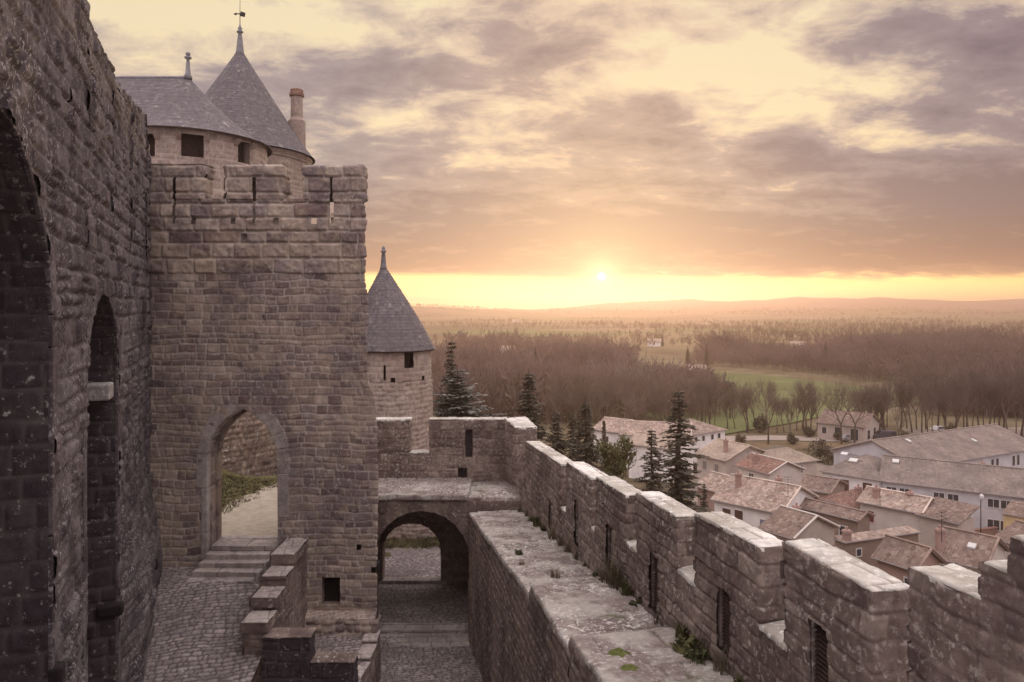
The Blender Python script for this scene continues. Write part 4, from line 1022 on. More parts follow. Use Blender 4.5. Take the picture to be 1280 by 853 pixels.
def house(name, label, C_, L_, R_, zg, rise, ridge, wallm, roofm, wins=(), kind='gable', chim=(), over=.35, sky=(), cat='house', group=None, eave_z=None, verge=None):
    """C_ nearest eave corner, L_/R_ plan points of the neighbouring corners (3-D at eave height); ridge 'L' runs along C-L, 'R' along C-R"""
    C3 = Vector(C_); Lv = Vector(L_)-C3; Rv = Vector(R_)-C3; ze = C3.z; Lv.z = Rv.z = 0
    root = empty(name, label, cat, (C3.x+(Lv.x+Rv.x)/2, C3.y+(Lv.y+Rv.y)/2, zg), group=group)
    P = lambda s, t, z: Vector((C3.x+Lv.x*s+Rv.x*t, C3.y+Lv.y*s+Rv.y*t, z))
    ll, lr = Lv.length, Rv.length
    mb = MB()
    if kind == 'gable':
        if ridge == 'L':
            vs = [P(0,0,zg-2),P(0,1,zg-2),P(1,1,zg-2),P(1,0,zg-2),P(0,0,ze),P(0,1,ze),P(1,1,ze),P(1,0,ze),P(0,.5,ze+rise),P(1,.5,ze+rise)]
            fs = [(0,1,5,8,4),(1,2,6,5),(2,3,7,9,6),(3,0,4,7)]
        else:
            vs = [P(0,0,zg-2),P(0,1,zg-2),P(1,1,zg-2),P(1,0,zg-2),P(0,0,ze),P(0,1,ze),P(1,1,ze),P(1,0,ze),P(.5,0,ze+rise),P(.5,1,ze+rise)]
            fs = [(0,1,5,4),(1,2,6,9,5),(2,3,7,6),(3,0,4,8,7)]
        mb.add(vs, fs, .5)
    else:
        mb.hexa([P(0,0,zg-2),P(0,1,zg-2),P(1,1,zg-2),P(1,0,zg-2),P(0,0,ze-.02),P(0,1,ze-.02),P(1,1,ze-.02),P(1,0,ze-.02)], .5)
    mb.build('wall', wallm, root)
    v = []; f = []; uv = []; o = over; a = o/ll; c = o/lr
    sl = rise/(.5*(lr if ridge == 'L' else ll)) if kind != 'shed' else rise/(lr if ridge == 'L' else ll)
    drop = sl*o; up = .14
    zr_ = ze+rise+up; zl_ = ze-drop+up
    if kind == 'gable':
        if ridge == 'L':
            roof_quad(v,f,uv, P(1+a,-c,zl_),P(-a,-c,zl_),P(-a,.5,zr_),P(1+a,.5,zr_)); roof_quad(v,f,uv, P(-a,1+c,zl_),P(1+a,1+c,zl_),P(1+a,.5,zr_),P(-a,.5,zr_))
        else:
            roof_quad(v,f,uv, P(-a,-c,zl_),P(-a,1+c,zl_),P(.5,1+c,zr_),P(.5,-c,zr_)); roof_quad(v,f,uv, P(1+a,1+c,zl_),P(1+a,-c,zl_),P(.5,-c,zr_),P(.5,1+c,zr_))
    elif kind == 'hip':
        if ridge == 'L':
            h = min(.49, .5*lr/ll); A, B = (h,.5), (1-h,.5)
        else:
            h = min(.49, .5*ll/lr); A, B = (.5,h), (.5,1-h)
        A = P(*A, zr_); B = P(*B, zr_)
        c00, c10, c11, c01 = P(-a,-c,zl_), P(1+a,-c,zl_), P(1+a,1+c,zl_), P(-a,1+c,zl_)
        if ridge == 'L':
            roof_quad(v,f,uv, c10,c00,A,B); roof_quad(v,f,uv, c01,c11,B,A); roof_quad(v,f,uv, c00,c01,A+Vector((0,0,.001)),A); roof_quad(v,f,uv, c11,c10,B+Vector((0,0,.001)),B)
        else:
            roof_quad(v,f,uv, c00,c01,B,A); roof_quad(v,f,uv, c11,c10,A,B); roof_quad(v,f,uv, c10,c00,A+Vector((0,0,.001)),A); roof_quad(v,f,uv, c01,c11,B+Vector((0,0,.001)),B)
    else:   # shed: low along C-L, high on the far side
        if ridge == 'L': roof_quad(v,f,uv, P(1+a,-c,zl_),P(-a,-c,zl_),P(-a,1+c,zr_+drop),P(1+a,1+c,zr_+drop))
        else: roof_quad(v,f,uv, P(-a,-c,zl_),P(-a,1+c,zl_),P(1+a,1+c,zr_+drop),P(1+a,-c,zr_+drop))
    me = bpy.data.meshes.new('roof'); me.from_pydata(v, [], f); me.update()
    ul = me.uv_layers.new(name='UVMap'); ul.data.foreach_set('uv', np.array(uv, dtype=np.float32).ravel())
    rf = link('roof', me, roofm, root)
    if kind == 'gable':
        mb = MB()
        if ridge == 'L': e = [(P(-a,-c,zl_+.03),P(-a,.5,zr_+.03)),(P(-a,.5,zr_+.03),P(-a,1+c,zl_+.03)),(P(-a,.5,zr_+.05),P(1+a,.5,zr_+.05))]
        else: e = [(P(-a,-c,zl_+.03),P(.5,-c,zr_+.03)),(P(.5,-c,zr_+.03),P(1+a,-c,zl_+.03)),(P(.5,-c,zr_+.05),P(.5,1+c,zr_+.05))]
        for A, B in e: mb.tube(A, B, .11, .11, 6)
        mb.build('ridge_tiles', verge or roofm, rf)
    # gutter line along the visible eaves
    mb = MB(); mb.tube(P(1+a,-c,zl_-.08), P(-a,-c,zl_-.08), .07, .07, 6); mb.tube(P(-a,-c,zl_-.08) if ridge!='L' or kind=='hip' else P(-a,-c,zl_-.08), P(-a,1+c,zl_-.08) if (ridge!='L' or kind=='hip') else P(-a,-c+.001,zl_-.08), .07,.07,6)
    mb.build('gutter', SHU['grey'], rf)
    for (side, s, zc_, w, h, sh) in wins:     # side 'L' face over C-L, 'R' face over C-R; s fraction; zc below eave
        d = Lv.normalized() if side == 'L' else Rv.normalized(); ln2 = ll if side == 'L' else lr
        nrm = -(Rv.normalized() if side == 'L' else Lv.normalized())
        # make it perpendicular
        nrm = (nrm - d*nrm.dot(d)).normalized()
        c0 = C3 + d*(s*ln2); z = ze-zc_
        def q(u, o_, zz): return (c0+d*u+nrm*o_) + Vector((0,0,zz-c0.z))
        def bx(mb, u0,u1,o0,o1,z0,z1): mb.hexa([q(u0,o0,z0),q(u1,o0,z0),q(u1,o1,z0),q(u0,o1,z0),q(u0,o0,z1),q(u1,o0,z1),q(u1,o1,z1),q(u0,o1,z1)])
        mb = MB(); e = .09
        for (u0,u1,z0,z1) in ((-w/2-e,w/2+e,z-h/2-e,z-h/2),(-w/2-e,w/2+e,z+h/2,z+h/2+e),(-w/2-e,-w/2,z-h/2,z+h/2),(w/2,w/2+e,z-h/2,z+h/2)): bx(mb,u0,u1,-.02,.07,z0,z1)
        if sh == 'glass': bx(mb,-.03,.03,-.02,.05,z-h/2,z+h/2)
        fr = mb.build('window', M['frame'] if sh in ('glass','dark') else wallm, root)
        mb = MB(); bx(mb,-w/2,w/2,-.02,.03,z-h/2,z+h/2); mb.build('shutter' if sh not in ('glass','dark') else 'pane', Mglass if sh in ('glass','dark') else SHU[sh], fr)
    for (s, t, hz) in chim:
        p = P(s,t,0); mb = MB(); zb = ze+rise*.2
        mb.box(p.x-.3,p.x+.3,p.y-.25,p.y+.25,zb,ze+rise+hz); mb.box(p.x-.37,p.x+.37,p.y-.32,p.y+.32,ze+rise+hz-.25,ze+rise+hz-.1); mb.tube((p.x,p.y,ze+rise+hz-.05),(p.x,p.y,ze+rise+hz+.3),.13,.11,8)
        mb.build('chimney', W_pink, rf)
    for (s, t, sz) in sky:   # roof windows on the C-L slope
        zz = zl_+(zr_-zl_)*min(1,(t+c)/(.5+c)) + .06 if ridge == 'L' else zl_+(zr_-zl_)*min(1,(s+a)/(.5+a)) + .06
        p = P(s,t,zz); d1 = Lv.normalized()*sz*.5; d2 = (Rv.normalized()*sz*.4)
        mb = MB(); up_ = Vector((0,0,sl*sz*.4)) if ridge=='L' else Vector((0,0,0)); up1 = Vector((0,0,sl*sz*.5)) if ridge!='L' else Vector((0,0,0))
        b4 = [p-d1-d2-up_-up1, p+d1-d2-up_+up1, p+d1+d2+up_+up1, p-d1+d2+up_-up1]
        mb.hexa(b4+[q_+Vector((0,0,.16)) for q_ in b4]); mb.build('roof_window', M['skyl'], rf)
    return root
M['skyl'] = plain('roof_window_glass', (.5,.49,.48), .3, spec=.5)
def perp(C_, L_, w):     # point w metres from C, at right angles to C-L, on the far side from the camera
    C3, L3 = Vector(C_), Vector(L_); d = L3-C3; d.z = 0; n = Vector((-d.y, d.x, 0)).normalized()
    if n.y < 0: n = -n
    return C3+n*w
def H(label, c, l, ze, W, rise, ridge, wm, rm, **k):
    Cp = atz(*c, ze); Lp = atz(*l, ze); r3 = k.pop('r', None)
    if r3:
        Rp = atz(*r3, ze); d = Rp-Cp; n = Vector((-d.y, d.x, 0)).normalized(); ll_ = (Lp-Cp).length
        if n.x > 0: n = -n
        Lp = Cp + n*k.pop('ll', ll_)
        return house(k.pop('name','town_house'), label, Cp, Lp, Rp, GZ, rise, ridge, wm, rm, **k)
    return house(k.pop('name','town_house'), label, Cp, Lp, perp(Cp, Lp, W), GZ, rise, ridge, wm, rm, **k)
def HR(label, c, r_, ze, W, rise, ridge, wm, rm, **k):   # eave C-R given, width W to the left
    Cp = atz(*c, ze); Rp = atz(*r_, ze)
    d = Rp-Cp; n = Vector((-d.y, d.x, 0)).normalized()
    if n.y < 0: n = -n
    return house(k.pop('name','town_house'), label, Cp, Cp+n*W, Rp, GZ, rise, ridge, wm, rm, **k)
H('white house with broad mottled pink tile roof and blue-grey shutter nearest the parapet', (975,641),(893,624),-22,9.0,1.9,'L',W_white,T_pink, wins=[('L',.80,1.9,1.0,2.2,'brown'),('L',.61,1.9,1.0,2.4,'brown'),('L',.22,1.9,1.1,1.5,'blue')], chim=[(.35,.62,.5),(.8,.3,.9)])
H('cream house with rust-red roof and plain gable edged in white behind the pink roof', (961,592),(929,589.5),-23,6.0,1.25,'L',W_cream,T_red, r=(1002,586.5), ll=6, wins=[('L',.55,1.2,.9,1.0,'glass'),('R',.62,3.2,.3,1.3,'glass')], verge=M['trimw'], chim=[(.7,.3,.5)])
H('grey-beige house with pale tan hipped roof beside the dark hedge', (985,579),(953,567),-23,7.5,1.5,'L',W_beige,T_tan, kind='hip', r=(1021,574.5), ll=8, wins=[('R',.45,1.2,.5,1.1,'dark')])
H('beige house with a wide windowless gable and worn olive-brown roof', (907,576),(878,572),-23,8.5,1.7,'L',W_beige,T_tan, r=(962,568), ll=6, wins=[('L',.3,1.5,.8,1.2,'grey'),('L',.72,1.5,.8,1.2,'grey'),('R',.85,3.8,.6,1.0,'dark')], chim=[(.3,.2,1.0)])
HR('long white house with pink hipped roof and two rows of small windows by the wood', (855,545),(906,537),-22.7,9,1.8,'R',W_white,T_pink, kind='hip', wins=[('R',.28,1.0,.7,.9,'dark'),('R',.46,1.0,.7,.9,'dark'),('R',.68,1.0,.7,.9,'dark'),('R',.85,1.0,.7,.9,'dark'),('R',.62,3.4,1.0,1.8,'brown'),('R',.82,3.4,1.0,1.8,'brown'),('R',.28,3.2,.8,1.0,'dark')])
H('long low building with pale pink roof reaching left behind the slender conifer', (862,546.5),(776,543),-22.9,9,1.6,'L',W_white,T_pink, wins=[('L',.3,1.6,.8,1.0,'dark'),('L',.6,1.6,.8,1.0,'dark')])
H('white house with flat tan roof between the two dark conifers', (846,562),(786,555),-23.2,7.5,1.3,'L',W_white,T_tan, wins=[('L',.35,1.6,.8,1.1,'grey')])
H('small pale pink roofed house half hidden behind the leftmost conifers', (775,541),(742,537),-23,9,1.6,'L',W_white,T_pink, wins=[('L',.5,1.5,.8,1.0,'dark')])
W_r = [('L',s,1.25,1.15,1.0,'glass') for s in (.94,.86,.66,.58,.36,.29,.12)]+[('L',s,3.9,1.2,1.2,'glass') for s in (.36,.29,.12)]
H('long pale grey block with many white-framed windows and a plain brown-grey roof', (1330,627),(1102,600.5),-23,10,2.3,'L',W_grey,T_grey, wins=W_r, chim=[(.42,.6,.3)], sky=[(.93,.38,.8)], name='apartment_block', cat='building')
H('white single-storey wing with bright roof windows joined left of the long grey block', (1101,600.5),(1028,589),-23.0,12,1.9,'L',W_white,T_grey, kind='hip', wins=[('L',.22,1.3,1.2,1.3,'brown'),('L',.60,1.6,1.1,1.8,'brown'),('L',.78,1.5,1.1,1.5,'red'),('L',.9,1.5,1.1,1.5,'brown')], sky=[(.62,.30,1.1),(.85,.42,.9)], name='building_wing', cat='building')
HR('farthest long grey block whose low roof runs up toward the riverside trees', (1146,584),(1300,559),-23,14,2.6,'R',W_grey,T_grey, wins=[('R',s,1.5,.75,1.6,'dark') for s in (.10,.14,.24,.28,.58,.62,.76,.80)], name='apartment_block', cat='building', sky=[(.25,.62,.8),(.4,.2,.8)])
H('cream house with orange-red roof and two dark red shutters in the middle of town', (1150,641),(1075,626.5),-21.8,5.2,1.0,'L',W_cream,T_pink, wins=[('L',.82,1.5,.8,1.2,'red'),('L',.82,4.3,.9,1.4,'red')], chim=[(.3,.5,.4),(.78,.2,.6)])
H('plain beige annexe with dark slate-grey lean-to roof beside the orange roof', (1197,654),(1150,643),-21.9,3.6,1.0,'L',W_beige,T_brown, kind='shed', wins=[('L',.35,3.2,.5,.7,'dark')])
HR('low grey-brown yard building with a thin pink tiled edge in front of the cream house', (1056,679),(1148,666),-20.6,1.0,.15,'R',W_brown,T_pink, kind='shed', wins=[('R',.18,1.0,.5,.6,'dark'),('R',.62,1.3,.5,.9,'dark')], chim=[(.2,.05,.9)], over=.15)
H('small pink shed under a dark brown tiled roof below the yard building', (1144,710),(1114,703),-20.6,4.2,1.2,'L',W_pink,T_brown, r=(1174,701), ll=3.2, wins=[('L',.2,1.5,.4,.9,'dark')])
H('cream cottage with dark brown roof, pale roof window and brick chimney stack', (1228,709),(1170,695.5),-21,6.2,1.6,'L',W_cream,T_brown, wins=[('L',.55,.8,1.6,.6,'dark')], sky=[(.35,.25,.6)], chim=[(.98,.12,.6)])
H('small dark-roofed lean-to near the right edge behind the cottage', (1300,690),(1248,672),-22,5,1.2,'L',W_beige,T_brown)
H('ochre walled shed at the right edge below the grey block', (1325,655),(1254,643),-24,5,.5,'L',W_yellow,T_brown, kind='shed', over=.12)
H('brown house with mottled roof and pale verge just over the parapet', (991,672),(953,660),-22,6.5,1.5,'L',W_beige,T_brown, verge=M['trimw'], wins=[('R',.3,1.6,.5,.8,'dark'),('R',.7,2.4,.6,1.1,'grey')], chim=[(.7,.6,.4)])
H('terrace of brown rubble walls with small windows right of the pale verge', (1072,650),(1000,633),-22.3,2.6,.5,'L',W_brown,T_brown, wins=[('L',.25,1.6,.6,1.1,'dark'),('L',.6,1.6,.6,1.1,'dark')])
H('small house with hipped red roof and lilac wall between the terrace and white wing', (1068,634),(1028,623),-22.6,6.0,1.1,'L',W_grey,T_red, kind='hip', wins=[('L',.3,1.3,.7,1.0,'blue'),('L',.7,1.3,.7,1.0,'blue')], chim=[(.4,.5,.5)])
H('low grey-roofed house tucked behind the hipped red roof', (1036,616),(1000,610),-23.5,6,1.0,'L',W_brown,T_brown, wins=[('L',.5,1.2,.7,.9,'red')])
H('pink rubble cottage below the windowless gable at the edge of the conifers', (896,614),(872,607),-23.2,5.5,1.3,'L',W_pink,T_pink, wins=[('R',.4,1.5,.7,1.0,'grey')])
H('isolated villa with arched porch openings beside the road and meadow', (1080,534),(1022,527.5),-25.4,9,2.2,'L',W_beige,T_brown, wins=[('L',.2,1.9,1.6,2.4,'dark'),('L',.55,1.9,1.4,2.4,'dark'),('L',.85,1.7,1.0,1.4,'dark'),('R',.3,2.0,1.6,2.0,'dark'),('R',.7,1.8,1.4,2.0,'dark')], name='villa', cat='villa')
for (px, py, w, lab) in ((818,428,6,'tiny white farmhouse far out on the plain beneath the sun'),(874,465,4.5,'small white barn at the near corner of the meadow wood'),(633,438,5,'tiny pale farmhouse in the haze right of the slim tower'),(1000,432,6,'far cream farmhouse half buried in the brown woods'),(640,402,8,'far pale farm on the rising ground at the plain edge')):
    z = GZ+3.2; cp = atz(px+8, py, z); s = cp.y/F
    zg_ = float(height(np.array(cp.x), np.array(cp.y)))
    cp.z = zg_+3.6; lp = cp+Vector((-w*1.6, 2, 0))
    house('farmhouse', lab, cp, lp, perp(cp, lp, w), zg_, 2.0, 'L', W_white, T_tan, wins=[('L',.5,1.6,1.2,1.2,'dark')], cat='farmhouse')

# ================================================================== VEHICLES
PAINT = {k: plain(k+'_paint', c, .35, .1, spec=.5) for k, c in dict(white=(.6,.58,.58), dark=(.06,.05,.07), green=(.10,.42,.12), blue=(.06,.08,.22), silver=(.35,.34,.35)).items()}
Mtyre = plain('tyre', (.02,.02,.02), .9); Mlamp = plain('headlight_glass', (.6,.6,.58), .2, spec=.5)
def car(label, p, rz, paint, van=False, group='parked cars'):
    root = empty('parked_car', label, 'car', p, rz, group=group)
    L, W, Hh = (4.9,1.9,2.1) if van else (4.1,1.7,1.45)
    prof = ([(-2.4,.35),(-2.42,.9),(-2.3,1.95),(-1.9,2.08),(.9,2.08),(1.5,1.35),(2.3,1.1),(2.45,.7),(2.4,.35)] if van else
            [(-2.05,.35),(-2.08,.75),(-1.85,.95),(-1.5,1.38),(-.9,1.46),(.3,1.42),(1.0,.95),(1.85,.82),(2.05,.6),(2.03,.35)])
    n = len(prof); vs = []
    belt = .95 if not van else 1.1
    for sy in (-1, 1):
        for x, z in prof:
            y = W/2*(1 - (.14*max(0,(z-belt))/.5 if not van else .10*max(0,z-belt)))
            vs.append((x, sy*y, z))
    fs = [tuple(range(n)), tuple(range(2*n-1, n-1, -1))] + [(i+n, (i+1)%n+n, (i+1)%n, i) for i in range(n)]
    mb = MB(); mb.add(vs, fs, .5); body = mb.build('body', PAINT[paint], root, bevel=.07, keep=False)
    for sy in (-1, 1):
        gl = MB(); y0 = sy*(W/2+.005)
        if van: q = [(-2.0,1.25),(1.25,1.25),(.8,1.85),(-1.9,1.85)]
        else: q = [(-1.55,.98),(.75,.98),(.25,1.32),(-1.2,1.36)]
        for i, s in ((0,1),): 
            a = [(x, sy*(W/2*(1-(.10*max(0,z-belt) if van else .14*max(0,z-belt)/.5))+.012), z) for x, z in q]
            b_ = [(x, yy-sy*.03, z) for x, yy, z in a]
            gl.hexa(a+b_ if sy > 0 else b_+a); gl.build('side_window', Mglass, root, keep=False)
    gl = MB()
    A, B = ((1.47,1.40),(.98,2.0)) if van else ((.96,.99),(.36,1.38))
    nx, nz = (B[1]-A[1]), -(B[0]-A[0]); l = math.hypot(nx,nz); nx/=l; nz/=l
    w0, w1 = W*.44, W*.38
    gl.hexa([(A[0],-w0,A[1]),(A[0],w0,A[1]),(B[0],w1,B[1]),(B[0],-w1,B[1]),(A[0]+nx*.02,-w0,A[1]+nz*.02),(A[0]+nx*.02,w0,A[1]+nz*.02),(B[0]+nx*.02,w1,B[1]+nz*.02),(B[0]+nx*.02,-w1,B[1]+nz*.02)])
    gl.build('windscreen', Mglass, root, keep=False)
    for x in (-L*.31, L*.31):
        for sy in (-1, 1):
            w = MB(); w.tube((x, sy*(W/2-.18), .32),(x, sy*(W/2+.01), .32), .32,.32,16); wh = w.build('wheel', Mtyre, root, keep=False)
            w = MB(); w.tube((x, sy*(W/2+.0), .32),(x, sy*(W/2+.025), .32), .19,.17,12); w.build('rim', PAINT['silver'], wh, keep=False)
    for sy in (-1, 1):
        w = MB(); x = L/2-.04; w.box(x-.1,x+.02,sy*W*.36-.16,sy*W*.36+.16,.62,.78); w.build('headlight', Mlamp, root, keep=False)
    return root
def onplain(px, py, dz=.13): p = atz(px, py, GZ); p.z = GZ+dz; return p
car('dark minivan with pale roof parked on the road beside the villa', onplain(1105,551), PI, 'dark', van=True)
car('white car parked among bushes near the riverside tree trunks', onplain(1175,541), .3, 'white')
car('bright green car parked below the long grey block', onplain(1208,666), 2.7, 'green')
car('dark blue car parked beside the bright green one', onplain(1248,672), 2.5, 'blue')
car('silver car on the pale track between bare trees', onplain(1062,552), .1, 'silver')
# street lamp and aerials
sl = empty('street_lamp', 'thin street lamp with small white head above the cottage roof', 'street lamp', onplain(1226,700))
p = onplain(1226,700); tp = p.z+6.8
mb = MB(); mb.tube(p, (p.x,p.y,tp), .07,.045,8); mb.build('pole', M['iron'], sl)
mb = MB(); mb.lathe((p.x+.1,p.y,tp-.1), [(.05,0),(.22,.15),(.24,.55),(.12,.7),(.03,.75)], 12); mb.build('lamp_head', PAINT['white'], sl, smooth=True)
ae = empty('roof_aerial', 'spiky television aerial on the brick stack of the brown-roofed cottage', 'aerial', atz(1177,690,-20))
p = atz(1177,690,-20.2); mb = MB(); mb.tube((p.x,p.y,-19.4),(p.x,p.y,-16.9),.03,.02,5)
for z in (-17.0,-17.3,-17.6):
    for a in (.2,1.8): mb.tube((p.x-.5*math.cos(a),p.y-.5*math.sin(a),z),(p.x+.5*math.cos(a),p.y+.5*math.sin(a),z+.1),.018,.018,4)
mb.build('antenna', M['iron'], ae)

# ================================================================== TREES
def conifer_meshes(h, rmax, seed, droop=.25, slim=1.0, bare=.04, dens=1.5, pw=.75):
    R = rs(seed); V=[];Q=[]
    tr = MB(); z = 0; rr = .018*h+.05; prev = Vector((0,0,0)); n = 8
    for k in range(n):
        nx = Vector((R.uniform(-.02,.02)*h*.2, R.uniform(-.02,.02)*h*.2, h*(k+1)/n)); tr.tube(prev, nx, rr*(1-k/n)+.015, rr*(1-(k+1)/n)+.012, 7); prev = nx
    z = bare*h
    while z < h*.985:
        f = 1-z/h
        rad = rmax*(f**pw)*(.7+.45*R.rand())*(1 if f > .12 else .8)+.06
        nb = int((5+4*f)*dens)+1
        for b in range(nb):
            a = R.uniform(0, 2*PI); L = rad*R.uniform(.35, 1.12)
            if R.rand() < .12: L *= 1.35
            dx, dy = math.cos(a), math.sin(a); rise = R.uniform(.05,.35)*(1-f)+.0
            zb = z; z = z+R.uniform(-.022,.022)*h*f+0.0
            tr.tube((0,0,z), (dx*L*.85, dy*L*.85, z+L*(rise-droop*.5)), .02+.012*L, .008, 3)
            ns = max(3, int(L/.13))
            for s in range(ns):
                t = (s+R.rand())/ns; t = t**.8
                cx0, cy0, cz0 = dx*L*t, dy*L*t, z+L*t*(rise-droop*t)+R.uniform(-.06,.06)
                for m in range(3):
                    sa = a+R.uniform(-1.3,1.3); sl_ = (.16+.34*(1-t)*min(1,L*.6))*R.uniform(.6,1.3); w = .035+.05*R.rand()
                    ex, ey, ez = cx0+math.cos(sa)*sl_, cy0+math.sin(sa)*sl_, cz0-droop*sl_*R.uniform(.2,1.4)
                    px_, py_ = -math.sin(sa)*w, math.cos(sa)*w; i = len(V); dz = R.uniform(-.06,.06)
                    V += [(cx0-px_,cy0-py_,cz0),(ex-px_*.5,ey-py_*.5,ez-dz),(ex+px_*.5,ey+py_*.5,ez+dz),(cx0+px_,cy0+py_,cz0+.03)]; Q.append((i,i+1,i+2,i+3))
            z = zb
        z += h*(.014+.010*f)/dens**.3*R.uniform(.7,1.3)
    return tr.mesh('trunk'), mesh_np('foliage', V, Q, smooth=False)
def place_tree(name, label, cat, p, rz, sc, meshes, mats, names=('trunk','crown'), group=None):
    root = empty(name, label, cat, p, rz, group=group); root.scale = (sc[0],sc[0],sc[1])
    for me, mt, nm in zip(meshes, mats, names):
        if not me.materials: me.materials.append(mt)
        o = bpy.data.objects.new(nm, me); C.objects.link(o); o.parent = root
    return root
def gh(x, y): return float(height(np.array(float(x)), np.array(float(y))))
con = [conifer_meshes(18, 3.2, 1, .28), conifer_meshes(18, 3.0, 2, .35), conifer_meshes(18, 2.3, 3, .22, dens=1.1)]
con_pale = conifer_meshes(18, 4.3, 9, .02, dens=1.7, pw=.6)
for (px, py, D, wpx, m, lab, pale) in (
    (564,420,58,36,0,'dark narrow conifer top rising behind a paler one beside the slim tower',0),
    (571,458,52,60,3,'broad silvery conifer with upswept boughs beside the slim tower',1),
    (611,508,50,40,0,'short conifer just showing over the cross wall',0),
    (662,460,56,66,1,'conifer with long drooping boughs over the corner of the walls',0),
    (696,510,54,60,0,'stubby conifer between two taller ones left of the town',0),
    (716,512,60,44,1,'thin conifer crowded behind its taller right neighbour',0),
    (733,497,56,58,1,'tall ragged conifer left of the round green tree',0),
    (815,535,54,52,2,'dark bushy conifer left of the slender tall one',0),
    (848,485,56,62,2,'tallest slender conifer standing before the town houses',0),
    (880,600,60,30,0,'low conifer tip peeping over the parapet by the pink cottage',0)):
    tip = at(px, py, D); g = gh(tip.x, D); hgt = tip.z-g
    me = con_pale if m == 3 else con[m]; rm = (4.3,) if m == 3 else ((3.2,),(3.0,),(2.3,))[m]
    # crown radius at the height of picture row ~ +90 px
    want = wpx/F*D/2*(1 if pale else .74); frac = min(.9, ((52 if pale else 75)/F*D)/hgt); sxy = want/(rm[0]*frac**.75*.95)
    place_tree('conifer_tree', lab, 'conifer', (tip.x, D, g-.2), D*1.7, (sxy, (hgt+.2)/18), me, (M['bark'], M['conifer2'] if pale else M['conifer']), group='conifers below the parapet')
# bare deciduous trees
def bare_meshes(h, seed, spread=.55, lean=0, levels=5, fork=.25, twigs=1.0):
    R = rs(seed); br = MB(); tw = MB(); V=[];Q=[]
    trunk = MB()
    def grow(p, d, L, r, lv, mbx):
        q = p
        k = 3
        for s in range(k):
            d = (d+Vector((R.uniform(-.12,.12),R.uniform(-.12,.12),R.uniform(0,.10)))).normalized(); q2 = q+d*L/k
            mbx.tube(q, q2, r*(1-s*.12), r*(1-(s+1)*.12), 6 if lv == 0 else 4 if lv < 3 else 3); q = q2
            if lv >= 1 and lv < levels and s < k-1 and R.rand() < .65:
                u = d.orthogonal().normalized(); a = R.uniform(0,2*PI); u = (u*math.cos(a)+d.cross(u)*math.sin(a))
                grow(q, (d*.6+u*spread*1.2+Vector((0,0,.15))).normalized(), L*R.uniform(.45,.7), r*.5, lv+1, br)
        if lv < levels:
            nb = 2 if R.rand() < .5 else 3
            a0 = R.uniform(0, 2*PI)
            for b in range(nb):
                u = d.orthogonal().normalized(); a = a0+2*PI*b/nb+R.uniform(-.4,.4); u = (u*math.cos(a)+d.cross(u)*math.sin(a))
                grow(q, (d+u*spread*R.uniform(.6,1.2)+Vector((0,0,.12))).normalized(), L*R.uniform(.62,.85), r*.62, lv+1, br)
        else:
            for t in range(int(5*twigs)):
                e = q+(d+Vector((R.uniform(-.8,.8),R.uniform(-.8,.8),R.uniform(-.3,.7)))).normalized()*L*R.uniform(.5,1.2); w = .012
                i = len(V); V.extend([q+Vector((-w,0,0)), q+Vector((w,w,0)), e+Vector((.006,0,0)), e+Vector((-.006,0,.0))]); Q.append((i,i+1,i+2,i+3))
    grow(Vector((0,0,0)), Vector((lean,0,1)).normalized(), h*fork, h*.017+.05, 0, trunk)
    b0 = len(br.v)
    i = b0
    V2 = [tuple(v) for v in V]
    br.add(V2, Q, .5)
    return trunk.mesh('trunk'), br.mesh('branches')
bare = [bare_meshes(13, 21, .50, fork=.3, twigs=.6), bare_meshes(13, 25, .60, fork=.34, twigs=.6), bare_meshes(13, 23, .44, fork=.38, twigs=.6), bare_meshes(13, 28, .54, .12, fork=.27, twigs=.6)]
R = rs(99)
near_sp = [(960,556,'pale forked bare tree standing alone beside the road left of the villa'),(990,553,'bare tree left of the villa porch'),(1052,556,'thin bare tree in front of the villa'),(1068,556,'bare tree at the villa porch corner'),(1122,560,'stout bare tree between the dark minivan and the yard')]
n_tree = 0
def hgt_of(m): return max(v.co.z for v in m[1].vertices)
hb = [hgt_of(m) for m in bare]
for px, py, lab in near_sp:
    p = onplain(px, py, 0); m = R.randint(4); hh = R.uniform(11, 15)
    place_tree('bare_tree', lab, 'bare tree', p, R.uniform(0,6), (hh/hb[m]*.9, hh/hb[m]), bare[m], (M['paletwig'] if n_tree == 0 else M['bark'], M['twig']) if False else (M['bark'], M['twig']), group='bare trees by the road')
lab_row = 'bare winter tree in the dense riverside row behind the long grey roofs'
for k in range(34):
    px = 1140 + k*5.6 + R.uniform(-3,3); py = R.uniform(536, 552)
    p = onplain(px, py, 0); m = R.randint(4); hh = R.uniform(12, 18)
    place_tree('bare_tree', lab_row, 'bare tree', p, R.uniform(0,6), (hh/hb[m]*.75, hh/hb[m]), bare[m], (M['bark'], M['twig']), group='riverside row of bare trees')
lab_mid = 'bare winter tree in the thicket between the white long house and the meadow'
for k in range(66):
    px = R.uniform(690, 1120) if k < 54 else R.uniform(1080,1135); py = R.uniform(522, 538) if px < 930 else R.uniform(534, 543)
    p = onplain(px, py, 0); m = R.randint(4); hh = R.uniform(9, 14)
    place_tree('bare_tree', lab_mid, 'bare tree', p, R.uniform(0,6), (hh/hb[m]*.8, hh/hb[m]), bare[m], (M['bark'], M['twig']), group='thicket of bare trees behind the town')
